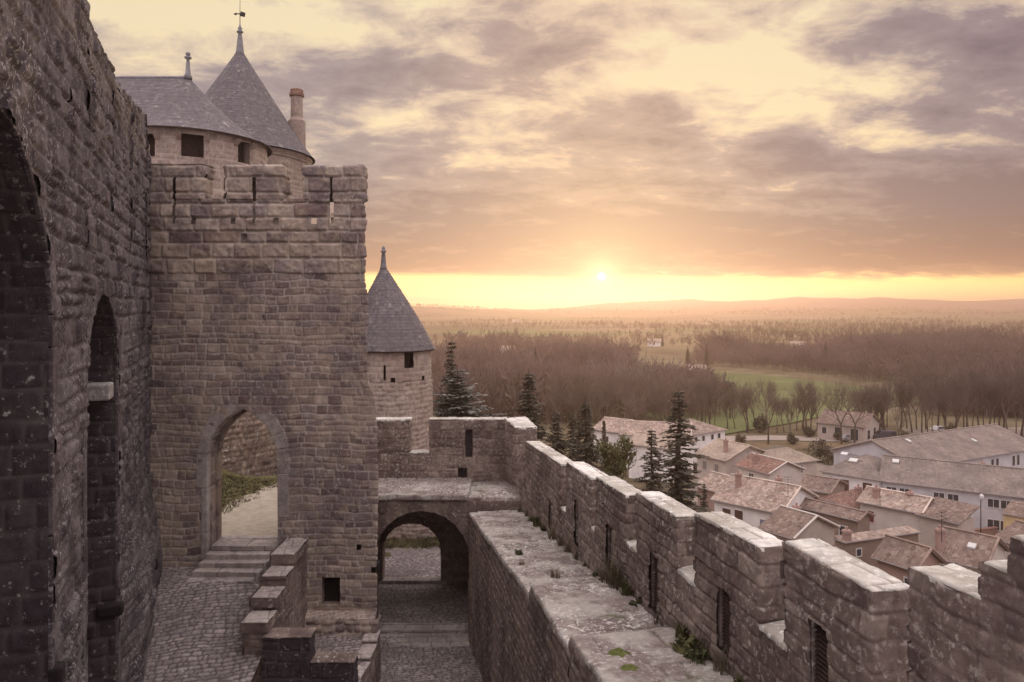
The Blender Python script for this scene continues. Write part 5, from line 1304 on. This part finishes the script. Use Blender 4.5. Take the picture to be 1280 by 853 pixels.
for px, D, top, lab in ((790,62,590,'leafless shrubby tree below the two dark conifers'),(752,60,575,'leafless shrub under the round green tree'),(1010,112,600,'small leafless tree in a courtyard among the roofs')):
    tip = at(px, top, D); g = gh(tip.x, D); hh = tip.z-g; m = 1
    place_tree('bare_tree', lab, 'bare tree', (tip.x, D, g), px*.1, (hh/hb[m], hh/hb[m]), bare[m], (M['bark'], M['twig']), group='bare trees below the parapet')
# leafy clumps
def leafy(seed, r, n=2600, flat=.8, leaf=.14):
    R = rs(seed); cs = []
    for k in range(16):
        v = R.normal(size=3); v /= np.linalg.norm(v); cs.append((v*R.uniform(.25,.85)*[1,1,flat], R.uniform(.16,.44)))
    V=[];Q=[]
    for k in range(n):
        c, cr = cs[R.randint(16)]; v = R.normal(size=3); v /= np.linalg.norm(v)
        p = (c+v*cr*R.uniform(.45,1.2))*r; u = R.normal(size=3); u /= np.linalg.norm(u); w = np.cross(u, v); w /= np.linalg.norm(w)+1e-6
        s = leaf*R.uniform(.6,1.4); i = len(V); V += [p-u*s, p-w*s*.6, p+u*s, p+w*s*.6]; Q.append((i,i+1,i+2,i+3))
    return mesh_np('crown', V, Q, smooth=False)
def tree_round(label, p, r, h, mat, seed, cat='tree', name='round_tree', n=2600, leaf=.14):
    root = empty(name, label, cat, p); mb = MB(); mb.tube((0,0,-.3),(0,0,h-r*.3), .2, .09, 8)
    for a in range(5): mb.tube((0,0,h-r),(math.cos(a*1.3)*r*.5, math.sin(a*1.3)*r*.5, h-.1*r), .08,.03,5)
    mb.build('trunk', M['bark'], root, keep=False)
    o = link('crown', leafy(seed, r, n, leaf=leaf), mat, root, keep=False); o.location = (0,0,h); return root
D=64; p = at(766,553,D); g = gh(p.x,D)
rt = tree_round('round olive-green tree between the conifers and the pink roofs', (p.x,D,g), 1.7, p.z-g-.4, M['olive'], 3, n=6500, leaf=.10); 
for ch in rt.children:
    if ch.name.startswith('crown'): ch.scale = (1.1,1,1.5); ch.location.z -= .9
for (px, py, r, seed, lab, mt) in ((1245,579,2.3,5,'leafy green bush growing against the farthest long grey block','olive'),(1275,583,2.0,6,'dark bush at the right edge by the farthest grey block','conifer'),
        (950,535,2.6,7,'dark rounded bush beside the lone pale tree','conifer'),(1012,541,1.5,8,'clipped dark hedge bush left of the villa porch','conifer'),(1048,545,1.5,9,'rounded dark bush before the villa','conifer'),
        (1085,573,2.4,10,'brown leafless-looking bush above the bright roof windows','dryweed'),(1025,572,2.6,11,'tall dark hedge bush right of the tan hipped roof','conifer'),(1045,576,2.4,12,'dark hedge bush nearest the white wing','conifer'),(1004,603,.9,13,'small garden shrub in the courtyard by the tan-roofed house','conifer'),(778,600,1.4,14,'low brownish shrub beneath the round green tree','dryweed'),(1132,548,1.6,15,'scrubby bush at the yard entrance','dryweed'),(1190,538,1.6,16,'pale scrub among the riverside trunks','dryweed')):
    p = onplain(px, py+6, 0) if px != 778 else None
    if p is None: p = at(778,612,60); p.z = gh(p.x,60)
    tree_round(lab, p, r, r*.8, M[mt], seed, 'bush', 'bush', n=1500, leaf=.18)
for (px, py, r, seed, lab) in ((1020,632,1.0,21,'small courtyard shrub left of the hipped red roof'),(940,612,.9,22,'low shrub between the rust-red and mottled pink roofs'),(1085,690,1.0,23,'shrub behind the pink tiled yard building'),(1212,662,1.1,24,'dark shrub beside the bright green car'),(1268,668,1.2,25,'shrub at the foot of the long grey block by the right edge'),(925,556,1.6,26,'shrubby hedge clump behind the windowless gable'),(870,590,1.2,27,'bush at the conifers beside the pink cottage'),(1110,590,1.0,28,'bush between the two long grey blocks'),(990,556,1.5,29,'left clump of the roadside hedge near the tan hipped roof'),(1105,570,1.5,30,'roadside bush above the white wing roof')):
    p = onplain(px, py, 0); tree_round(lab, p, r, r*.8, M['conifer'] if seed % 2 else M['dryweed'], seed, 'bush', 'bush', n=900, leaf=.18)
for (px, py, z, lab) in ((985,612,-20.0,'thin television aerial above the mottled pink roof'),(1100,622,-20.2,'television aerial on the orange-red roofed cream house'),(935,575,-21.0,'aerial on the worn olive-brown roof')):
    q = atz(px, py, z); ae = empty('roof_aerial', lab, 'aerial', (q.x,q.y,z-.6))
    mb = MB(); mb.tube((q.x,q.y,z-.8),(q.x,q.y,z+1.4),.025,.02,5)
    for zz in (1.35,1.1): mb.tube((q.x-.45,q.y,z+zz),(q.x+.45,q.y+.1,z+zz),.015,.015,4)
    mb.build('antenna', M['iron'], ae)
def yard_wall(label, a, b, h=1.8):
    A = onplain(*a, 0); B = onplain(*b, 0); w = empty('yard_wall', label, 'wall', (A+B)/2); d = (B-A).normalized(); n = Vector((-d.y,d.x,0))*.15
    mb = MB(); mb.hexa([A-n-Vector((0,0,.5)),B-n-Vector((0,0,.5)),B+n-Vector((0,0,.5)),A+n-Vector((0,0,.5)),A-n+Vector((0,0,h)),B-n+Vector((0,0,h)),B+n+Vector((0,0,h)),A+n+Vector((0,0,h))]); mb.build('wall', W_pink, w)
    n2 = n*1.5; mb = MB(); mb.hexa([A-n2+Vector((0,0,h)),B-n2+Vector((0,0,h)),B+n2+Vector((0,0,h)),A+n2+Vector((0,0,h)),A-n*.3+Vector((0,0,h+.15)),B-n*.3+Vector((0,0,h+.15)),B+n*.3+Vector((0,0,h+.15)),A+n*.3+Vector((0,0,h+.15))]); mb.build('coping', T_red, w)
yard_wall('tile-topped yard wall between the tan hipped roof and the white wing', (1022,614),(1040,608)); yard_wall('low yard wall below the bright green car', (1190,684),(1260,676))
yard_wall('low roadside wall right of the tall dark hedge bush', (1042,580),(1100,574), 1.2)
for px, D in ((893,168),(905,170),(925,166)):
    p = atz(px, 536, GZ); mesh_c = conifer_meshes(5, .6, 40+px, .1, dens=.8) if px == 893 else mesh_c
    place_tree('cypress_tree', 'small dark cypress standing over the pale pink roofs', 'cypress', ((px-170-CX+0)/F*128, 128, GZ-.5), px, (1.1, 1.9), mesh_c, (M['bark'], M['conifer']), group='cypresses over the pink roofs')

# woods: far masses of leafless trees
def woods(name, label, pts, n_sl, hh, width, mat, seed):
    R = rs(seed); N = len(pts); P = np.array(pts)
    x = P[:,0][:,None]; y = P[:,1][:,None]; z = P[:,2][:,None]; hs = (hh[0]+(hh[1]-hh[0])*R.rand(N))[:,None]
    hs = hs*(.55+.9*vnoise(x/38., y/38., seed)); rad = hs*(.24+.16*R.rand(N,1))
    a = R.uniform(0,2*PI,(N,n_sl)); t = R.rand(N,n_sl)
    # sliver from inner point to outer point, mostly upward
    z0 = z+hs*(.15+.45*R.rand(N,n_sl)); r0 = rad*.25*R.rand(N,n_sl); r1 = rad*(.2+.7*R.rand(N,n_sl))
    z1 = z0+(hs*(.12+.30*R.rand(N,n_sl)))*np.sqrt(np.clip(1-(r1/rad/1.2)**2,.05,1))
    bx = x+np.cos(a)*r0; by = y+np.sin(a)*r0; ex = x+np.cos(a)*r1; ey = y+np.sin(a)*r1
    w = width*hs*(.5+R.rand(N,n_sl)); wa = R.uniform(0,2*PI,(N,n_sl)); wx = np.cos(wa)*w; wy = np.sin(wa)*w*.4
    V = np.stack([np.stack([bx-wx*.35,by-wy,z0],-1),np.stack([bx+wx*.35,by+wy,z0],-1),np.stack([ex+wx,ey+wy,z1-.05*hs],-1),np.stack([ex-wx*.3,ey-wy,z1],-1)],2).reshape(-1,3)
    # trunks
    tw = hs*.012; zt = z+hs*.75
    o1 = np.zeros_like(tw)
    T = np.stack([np.stack([x-tw,y,z-.5+o1],-1),np.stack([x+tw,y,z-.5+o1],-1),np.stack([x+tw*.3,y+o1,zt],-1),np.stack([x-tw*.3,y+o1,zt],-1)],2).reshape(-1,3)
    V = np.concatenate([V,T]); Q = np.arange(len(V)).reshape(-1,4)
    return link(name, mesh_np(name, V, Q, smooth=False), mat)
def poly_in(x, y, poly):
    c = False; j = len(poly)-1
    for i in range(len(poly)):
        if (poly[i][1] > y) != (poly[j][1] > y) and x < (poly[j][0]-poly[i][0])*(y-poly[i][1])/(poly[j][1]-poly[i][1])+poly[i][0]: c = not c
        j = i
    return c
def scatter(regions, seed):
    """regions: (pixel polygon on the ground, number). points uniform in ground area"""
    R = rs(seed); out = []
    for poly, n in regions:
        W = [tuple(atz(px, py, GZ)[:2]) for px, py in poly]
        xs = [p[0] for p in W]; ys = [p[1] for p in W]; k = 0; tries = 0
        while k < n and tries < n*40:
            tries += 1; x = R.uniform(min(xs), max(xs)); y = R.uniform(min(ys), max(ys))
            if poly_in(x, y, W): out.append((x, y)); k += 1
    xy = np.array(out); z = height(xy[:,0], xy[:,1]); return np.column_stack([xy, z])
M['wood_near'] = plain('bare_wood_brown', (.17,.118,.110), 1, nscale=.05, namp=.3, spec=.02)
M['wood_far'] = plain('far_wood_brown', (.085,.062,.052), 1, nscale=.01, namp=.35, spec=.02)
nearw = scatter([([(640,532),(850,528),(900,520),(880,500),(640,490)], 520), ([(1130,520),(1500,530),(1500,500),(1260,503),(1150,512)], 500), ([(560,540),(700,525),(700,495),(540,500)], 220)], 1)
o = woods('woods', '', nearw, 80, (7,14), .0045, M['wood_near'], 2); tag(o, 'mass of leafless brown trees filling the valley behind the town', 'woods', kind='stuff')
pw_ = scatter([([(560,534),(860,528),(930,522),(900,500),(600,500)], 260), ([(1130,522),(1500,530),(1500,505),(1150,512)], 160)], 11)
o = woods('woods', '', pw_, 16, (9,15), .006, M['paletwig'], 12); tag(o, 'scattered pale grey trunks standing out of the brown valley wood', 'woods', kind='stuff')
R = rs(44)
for k in range(16):
    D = R.uniform(230, 620); px = R.uniform(560, 1270); x = (px-CX)/F*D; hh = R.uniform(9,15)
    place_tree('conifer_tree', 'dark evergreen standing out among the leafless valley woods', 'conifer', (x, D, gh(x,D)-.3), px, (hh/18*R.uniform(.9,1.5), hh/18), con[k%3], (M['bark'], M['conifer']), group='dark evergreens scattered in the valley woods')
midw = scatter([([(530,490),(780,486),(790,462),(530,458)], 800), ([(860,458),(950,461),(1060,474),(1160,488),(1250,498),(1500,505),(1500,460),(1100,444),(880,446)], 2800), ([(1000,446),(1600,446),(1600,424),(1080,430)], 2000), ([(560,446),(760,442),(760,434),(560,436)], 250)], 3)
o = woods('woods', '', midw, 46, (6,14), .0085, M['wood_near'], 4); tag(o, 'dark wooded belt across the plain beyond the green meadow', 'woods', kind='stuff')
# far belts and hedgerows
R = rs(8); pts = []
for k in range(46):
    D = math.exp(R.uniform(math.log(620), math.log(2600))); x0 = R.uniform(-.3,.85)*D; L = R.uniform(60, 300)*(D/1200)**.5; n = int(L/7)
    an = R.uniform(-.12,.12)
    for q in range(n): pts.append((x0+q*7+R.uniform(-3,3), D+q*7*an+R.uniform(-12,12)))
for k in range(70):
    D = math.exp(R.uniform(math.log(520), math.log(1500))); x0 = R.uniform(.15,.95)*D; L = R.uniform(60,200)
    for q in range(40): pts.append((x0+R.normal()*L*.6, D+R.normal()*L*.35))
xy = np.array(pts); farw = np.column_stack([xy, height(xy[:,0], xy[:,1])])
o = woods('woods', '', farw, 20, (5,10), .026, M['wood_far'], 5); tag(o, 'distant hedgerows and copses crossing the hazy plain', 'woods', kind='stuff')
pts = []
for px in np.arange(500, 1500, 1.1):
    for q in range(3):
        D = R.uniform(2200, 2800); pts.append(((px+R.uniform(-1,1)-CX)/F*D, D))
xy = np.array(pts); farw = np.column_stack([xy, height(xy[:,0], xy[:,1])])
keep = fbm(xy[:,0]/160, xy[:,1]/400, 4, 3) > .42; farw = farw[keep]
o = woods('woods', '', farw, 7, (6,13), .10, M['wood_far'], 6); tag(o, 'jagged line of tiny trees along the skyline ridge', 'woods', kind='stuff')

# ================================================================== WEEDS on the walk
wm = [grass_blades('weed', [(0,0,0)], .34, M['weed'], 90, 31, .16, wid=.02), grass_blades('weed', [(0,0,0)], .5, M['dryweed'], 70, 32, .14, wid=.007), mesh_np('weed', *(lambda me: (np.array([v.co for v in me.vertices]), np.array([list(p.vertices) for p in me.polygons])))(leafy(33, .26, 260, .6, .05)))]
for me, mt in zip(wm, (M['weed'], M['dryweed'], M['weed'])): me.materials.append(mt)
R = rs(12)
spots = [(D, .06, R.choice([0,1,1,2]), R.uniform(.5,1.1)) for D in (24.6,23.8,22.9,22.1,21.4,20.2,19.4,18.6,17.9,17.2,16.2,15.6,14.9,14.2,13.6,12.7,11.6,11.2,10.8,10.3,9.8,9.2,8.8)]
spots += [(11.0,.18,2,1.35),(10.75,.30,2,1.0),(14.6,.12,1,1.3),(15.0,.2,1,1.2)]
wtxt = ['tufted green weed', 'dry straw-coloured weed tuft', 'leafy dark green weed']
for i, (D, off, k, sc) in enumerate(spots):
    x, y = pin(D, -off)
    near = 'near the louvred niches' if D < 13 else 'under the middle merlons' if D < 18 else 'toward the far corner'
    o = bpy.data.objects.new('weed_tuft', wm[k]); C.objects.link(o); o.location = (x, y, wz(D)-.01); o.rotation_euler = (0,0,R.uniform(0,6)); o.scale = (sc,)*3
    tag(o, f'{wtxt[k]} at the parapet foot {near}', 'weed', group=f'{wtxt[k]}s at the parapet foot {near}')
for i, (D, off, sc, lab) in enumerate(((18.7,1.35,.9,'small dry tuft growing in a joint of the far walk'),(16.3,1.0,1.1,'yellowish grass tuft on the walk before the first step'),(17.6,1.5,.6,'tiny grass tuft by the retaining edge of the walk'))):
    x, y = pin(D, -off); o = bpy.data.objects.new('grass_tuft', wm[1 if i else 0]); C.objects.link(o); o.location = (x,y,wz(D)); o.scale = (sc*.7,sc*.7,sc*.5)
    tag(o, lab, 'grass tuft')
def moss(name, label, D, off, rx, ry, seed):
    R = rs(seed); x0, y0 = pin(D, -off); V=[];Q=[]
    n = 26; a = np.linspace(0, 2*PI, n, endpoint=False)
    V.append((x0,y0,wz(D)+.035))
    for rr, dz in ((.35,.036),(.7,.034),(1.,.0)):
        for t in a:
            w = 1+.8*(fbm(np.array(math.cos(t)*3+seed), np.array(math.sin(t)*3), seed, 4)-.5)*2
            V.append((x0+rx*rr*w*math.cos(t), y0+ry*rr*w*math.sin(t), wz(D)+dz+R.uniform(-.008,.012)))
    fs = [(0,1+i,1+(i+1)%n) for i in range(n)]
    for k in range(2): fs += [(1+k*n+i,1+(k+1)*n+i,1+(k+1)*n+(i+1)%n,1+k*n+(i+1)%n) for i in range(n)]
    me = bpy.data.meshes.new(name); me.from_pydata([tuple(map(float,v)) for v in V], [], fs); me.update(); me.polygons.foreach_set('use_smooth', [True]*len(me.polygons))
    tag(link(name, me, M['moss']), label, 'moss')
M['moss'] = plain('moss', (.095,.105,.03), 1, nscale=14, namp=.45, b_s=60)
moss('moss_patch','bright green moss cushion on the walk, the farther of two',11.25,1.28,.17,.15,3)
moss('moss_patch','bright green moss cushion on the walk, the nearer of two',10.7,1.33,.13,.16,4)

# ================================================================== SKY (world), sun, haze
W = bpy.data.worlds.new('World'); bpy.context.scene.world = W; W.use_nodes = True
nt = W.node_tree; nt.nodes.clear()
out = nt.nodes.new('ShaderNodeOutputWorld'); bg = nt.nodes.new('ShaderNodeBackground'); nt.links.new(bg.outputs[0], out.inputs[0])
SUN_AZ = math.atan((752-CX)/F); SUN_EL = math.atan((HY-346)/F*math.cos(SUN_AZ))
sky = nt.nodes.new('ShaderNodeTexSky'); sky.sky_type = 'NISHITA'; sky.sun_disc = False
sky.sun_elevation = SUN_EL; sky.sun_rotation = SUN_AZ; sky.air_density = 1.6; sky.dust_density = 4
tc = nt.nodes.new('ShaderNodeTexCoord'); sx = nt.nodes.new('ShaderNodeSeparateXYZ'); nt.links.new(tc.outputs['Generated'], sx.inputs[0])
m_ = lambda op, a, b=None, cl=False: math_(nt, op, a, b, cl)
X_, Y_, Z_ = sx.outputs
el = m_('DIVIDE', Z_, m_('SQRT', m_('ADD', m_('MULTIPLY', X_, X_), m_('MULTIPLY', Y_, Y_))))      # tangent of elevation
az = m_('ARCTAN2', X_, Y_)                                                                      # 0 ahead, + right
dz = m_('SUBTRACT', az, SUN_AZ)
cosz = m_('COSINE', dz)                                                                        # 1 towards the sun
side = m_('MULTIPLY', m_('ADD', cosz, 1.0), .5)
# clear bright sky behind the clouds
def K(c): return tuple(x for x in c)
clear = ramp(nt, el, [(0,K((1.55,1.02,.26))),(.045,K((1.25,.80,.24))),(.10,K((.95,.66,.42))),(.24,K((.80,.66,.52))),(.40,K((.74,.65,.54))),(1,K((.8,.74,.70)))])
glow = m_('POWER', m_('MAXIMUM', m_('COSINE', m_('MULTIPLY', dz, 1.0)), 0.0), 9)
hor = m_('MULTIPLY', glow, m_('POWER', 2.718, m_('MULTIPLY', m_('ABSOLUTE', el), -14)))
clear = mix(nt, m_('MULTIPLY', m_('ADD', hor, .12), 1.0, True), clear, (2.9,2.3,.75))
# clouds on a flat layer seen in perspective
pz = m_('ADD', m_('MAXIMUM', el, 0), .20)
cx = nt.nodes.new('ShaderNodeCombineXYZ')
nt.links.new(m_('DIVIDE', m_('SINE', az), pz), cx.inputs[0]); nt.links.new(m_('DIVIDE', m_('COSINE', az), pz), cx.inputs[1])
def cn(scale, det, rough, off, st=(1,1,1), dist=0):
    mp = nt.nodes.new('ShaderNodeMapping'); mp.inputs['Location'].default_value = off; mp.inputs['Scale'].default_value = st; nt.links.new(cx.outputs[0], mp.inputs[0])
    n = nt.nodes.new('ShaderNodeTexNoise'); n.inputs['Scale'].default_value = scale; n.inputs['Detail'].default_value = det; n.inputs['Roughness'].default_value = rough; n.inputs['Distortion'].default_value = dist
    nt.links.new(mp.outputs[0], n.inputs['Vector']); return n.outputs['Fac']
big = cn(1.8, 4, .5, (3.1,1.7,0), (.8,1.1,1), .2); sml = cn(5.5, 10, .62, (7.4,2.2,0), (.85,1.05,1), .25); wsp = cn(1.4, 7, .6, (1.4,9.2,0), (.5,1.5,1), .2)
dens = m_('ADD', m_('ADD', m_('MULTIPLY', big, .40), m_('MULTIPLY', sml, .60)), .012)
# the cloud masses of that evening: centre direction, angular size, weight
ys_ = m_('MAXIMUM', Y_, .05); tu = m_('DIVIDE', X_, ys_); te = m_('DIVIDE', Z_, ys_)
fwd = ramp(nt, Y_, [(.1,(0,0,0)),(.4,(1,1,1))])
tot_b = None
for (bx_, by_, rx_, ry_, wt) in ((230,125,170,55,.13),(540,90,130,34,.12),(795,158,85,42,.17),(1005,190,75,30,.17),(1150,135,60,22,.10),(1200,45,120,40,.11),(1230,235,150,65,.11),(1100,110,50,14,-.07),(520,150,110,22,-.05),(1010,235,90,16,-.05),(420,95,60,25,.08),(700,70,60,20,.06),(900,265,160,30,.06),(560,285,160,22,.06),(760,235,60,22,-.05),(600,200,60,26,-.06),(480,215,200,60,.07),(640,30,150,30,.06),(900,0,120,30,.05),(700,215,160,40,.04),
                              (250,15,190,30,-.11),(880,85,210,42,-.11),(430,40,70,30,-.05),(1110,180,60,28,-.09),(640,140,70,30,-.07),(930,160,45,22,-.07),(1020,110,110,30,-.06)):
    a_ = m_('DIVIDE', m_('SUBTRACT', tu, (bx_-CX)/F), rx_/F); c_ = m_('DIVIDE', m_('SUBTRACT', te, (HY-by_)/F), ry_/F)
    g_ = m_('MULTIPLY', m_('POWER', 2.718, m_('MULTIPLY', m_('ADD', m_('MULTIPLY', a_, a_), m_('MULTIPLY', c_, c_)), -1)), wt)
    tot_b = g_ if tot_b is None else m_('ADD', tot_b, g_)
tot_b = m_('MULTIPLY', tot_b, fwd)
lowbank = ramp(nt, el, [(.030,(0,0,0)),(.058,(1,1,1)),(.12,(.80,.80,.80)),(.20,(.26,.26,.26)),(.45,(.02,.02,.02))])
el2 = m_('ADD', el, m_('ADD', m_('MULTIPLY', m_('SUBTRACT', wsp, .5), .016), m_('MULTIPLY', az, .012)))
low2 = ramp(nt, el2, [(.0385,(0,0,0)),(.0475,(1,1,1))])
cov = m_('ADD', m_('ADD', dens, tot_b), m_('MULTIPLY', lowbank, .28))
cm = ramp(nt, cov, [(.465,(0,0,0)),(.53,(.55,.55,.55)),(.63,(1,1,1))])
cm = m_('MULTIPLY', cm, low2)
ccol = ramp(nt, el, [(.04,K((.74,.42,.20))),(.07,K((.56,.37,.24))),(.12,K((.50,.41,.35))),(.20,K((.44,.385,.38))),(.32,K((.41,.35,.36))),(.55,K((.38,.33,.35))),(1,K((.40,.37,.40)))])
ccol = mix(nt, m_('MULTIPLY', m_('POWER', m_('MAXIMUM', cosz, 0), 30), .36), ccol, (.92,.62,.40))
thick = ramp(nt, cov, [(.52,(1.55,1.42,1.26)),(.62,(1.02,1.0,1.0)),(.78,(.58,.57,.64))])
ccol = mix(nt, 1.0, ccol, thick, 'MULTIPLY')
dkr = ramp(nt, tu, [(.30,(1,1,1)),(.72,(.85,.78,.82))])
ccol = mix(nt, 1.0, ccol, dkr, 'MULTIPLY')
skycol = mix(nt, cm, clear, ccol)
back = ramp(nt, el, [(0,K((.68,.58,.62))),(.3,K((.84,.75,.80))),(1,K((1.1,1.02,1.06)))])
skycol = mix(nt, ramp(nt, side, [(.45,(1,1,1)),(.80,(0,0,0))]), skycol, back)
zen = ramp(nt, el, [(.6,(0,0,0)),(1.0,(1,1,1))])
skycol = mix(nt, zen, skycol, (2.6,2.32,2.34))
# the sun's disc, half veiled
sd = (math.sin(SUN_AZ)*math.cos(SUN_EL), math.cos(SUN_AZ)*math.cos(SUN_EL), math.sin(SUN_EL))
dp = nt.nodes.new('ShaderNodeVectorMath'); dp.operation = 'DOT_PRODUCT'; nt.links.new(tc.outputs['Generated'], dp.inputs[0]); dp.inputs[1].default_value = sd
ang = m_('ARCCOSINE', m_('MINIMUM', dp.outputs['Value'], 1.0))
disc = ramp(nt, m_('MULTIPLY', ang, 20), [(.04,(1,1,1)),(.12,(0,0,0))])
halo = m_('POWER', 2.718, m_('MULTIPLY', ang, -9))
skycol = mix(nt, m_('MULTIPLY', halo, .55), skycol, (1.35,1.02,.50))
halo2 = m_('POWER', 2.718, m_('MULTIPLY', ang, -70))
skycol = mix(nt, m_('MULTIPLY', halo2, .45), skycol, (3.4,2.9,1.5))
skycol = mix(nt, disc, skycol, (9,8,6))
tenx = mix(nt, 1.0, skycol, (10,10,10), 'MULTIPLY')
skn = mix(nt, 1.0, sky.outputs[0], (.25,.25,.25), 'MULTIPLY')
tot = mix(nt, .12, tenx, skn)
nt.links.new(tot, bg.inputs['Color']); bg.inputs['Strength'].default_value = .1
for n in nt.nodes:
    if n.type == 'MIX': n.clamp_result = False; n.clamp_factor = True
sun = bpy.data.lights.new('sun', 'SUN'); sun.energy = 1.6; sun.angle = math.radians(3); sun.color = (1.0,.74,.48)
so = bpy.data.objects.new('sun', sun); C.objects.link(so)
so.rotation_euler = Vector(sd).to_track_quat('Z','Y').to_euler()
# haze
Mz = bpy.data.materials.new('haze'); Mz.use_nodes = True; nt = Mz.node_tree; nt.nodes.clear()
out = nt.nodes.new('ShaderNodeOutputMaterial'); pv = nt.nodes.new('ShaderNodeVolumePrincipled')
pv.inputs['Density'].default_value = .00036; pv.inputs['Color'].default_value = (.95,.72,.62,1); pv.inputs['Anisotropy'].default_value = .70
nt.links.new(pv.outputs[0], out.inputs['Volume'])
mb = MB(); mb.box(-7000,7000,-260,6000,-60,74)
hz = mb.build('haze', Mz); tag(hz, kind='stuff')
tag(hz, 'thin warm haze lying over the whole valley', 'haze')

# ================================================================== CAMERA
cam = bpy.data.cameras.new('camera'); co = bpy.data.objects.new('camera', cam); C.objects.link(co)
co.location = (0,0,0); co.rotation_euler = (PI/2,0,0)
cam.sensor_width = 36; cam.lens = F/1280*36
cam.shift_x = 0; cam.shift_y = -(853/2-HY)/1280
cam.clip_start = .1; cam.clip_end = 60000
sc = bpy.context.scene; sc.camera = co
sc.view_settings.view_transform = 'Standard'; sc.view_settings.look = 'None'; sc.view_settings.exposure = 0; sc.view_settings.gamma = 1
sc.view_settings.use_curve_mapping = False
sc.cycles.max_bounces = 6; sc.cycles.volume_bounces = 1; sc.cycles.transparent_max_bounces = 8
sc.cycles.use_denoising = True
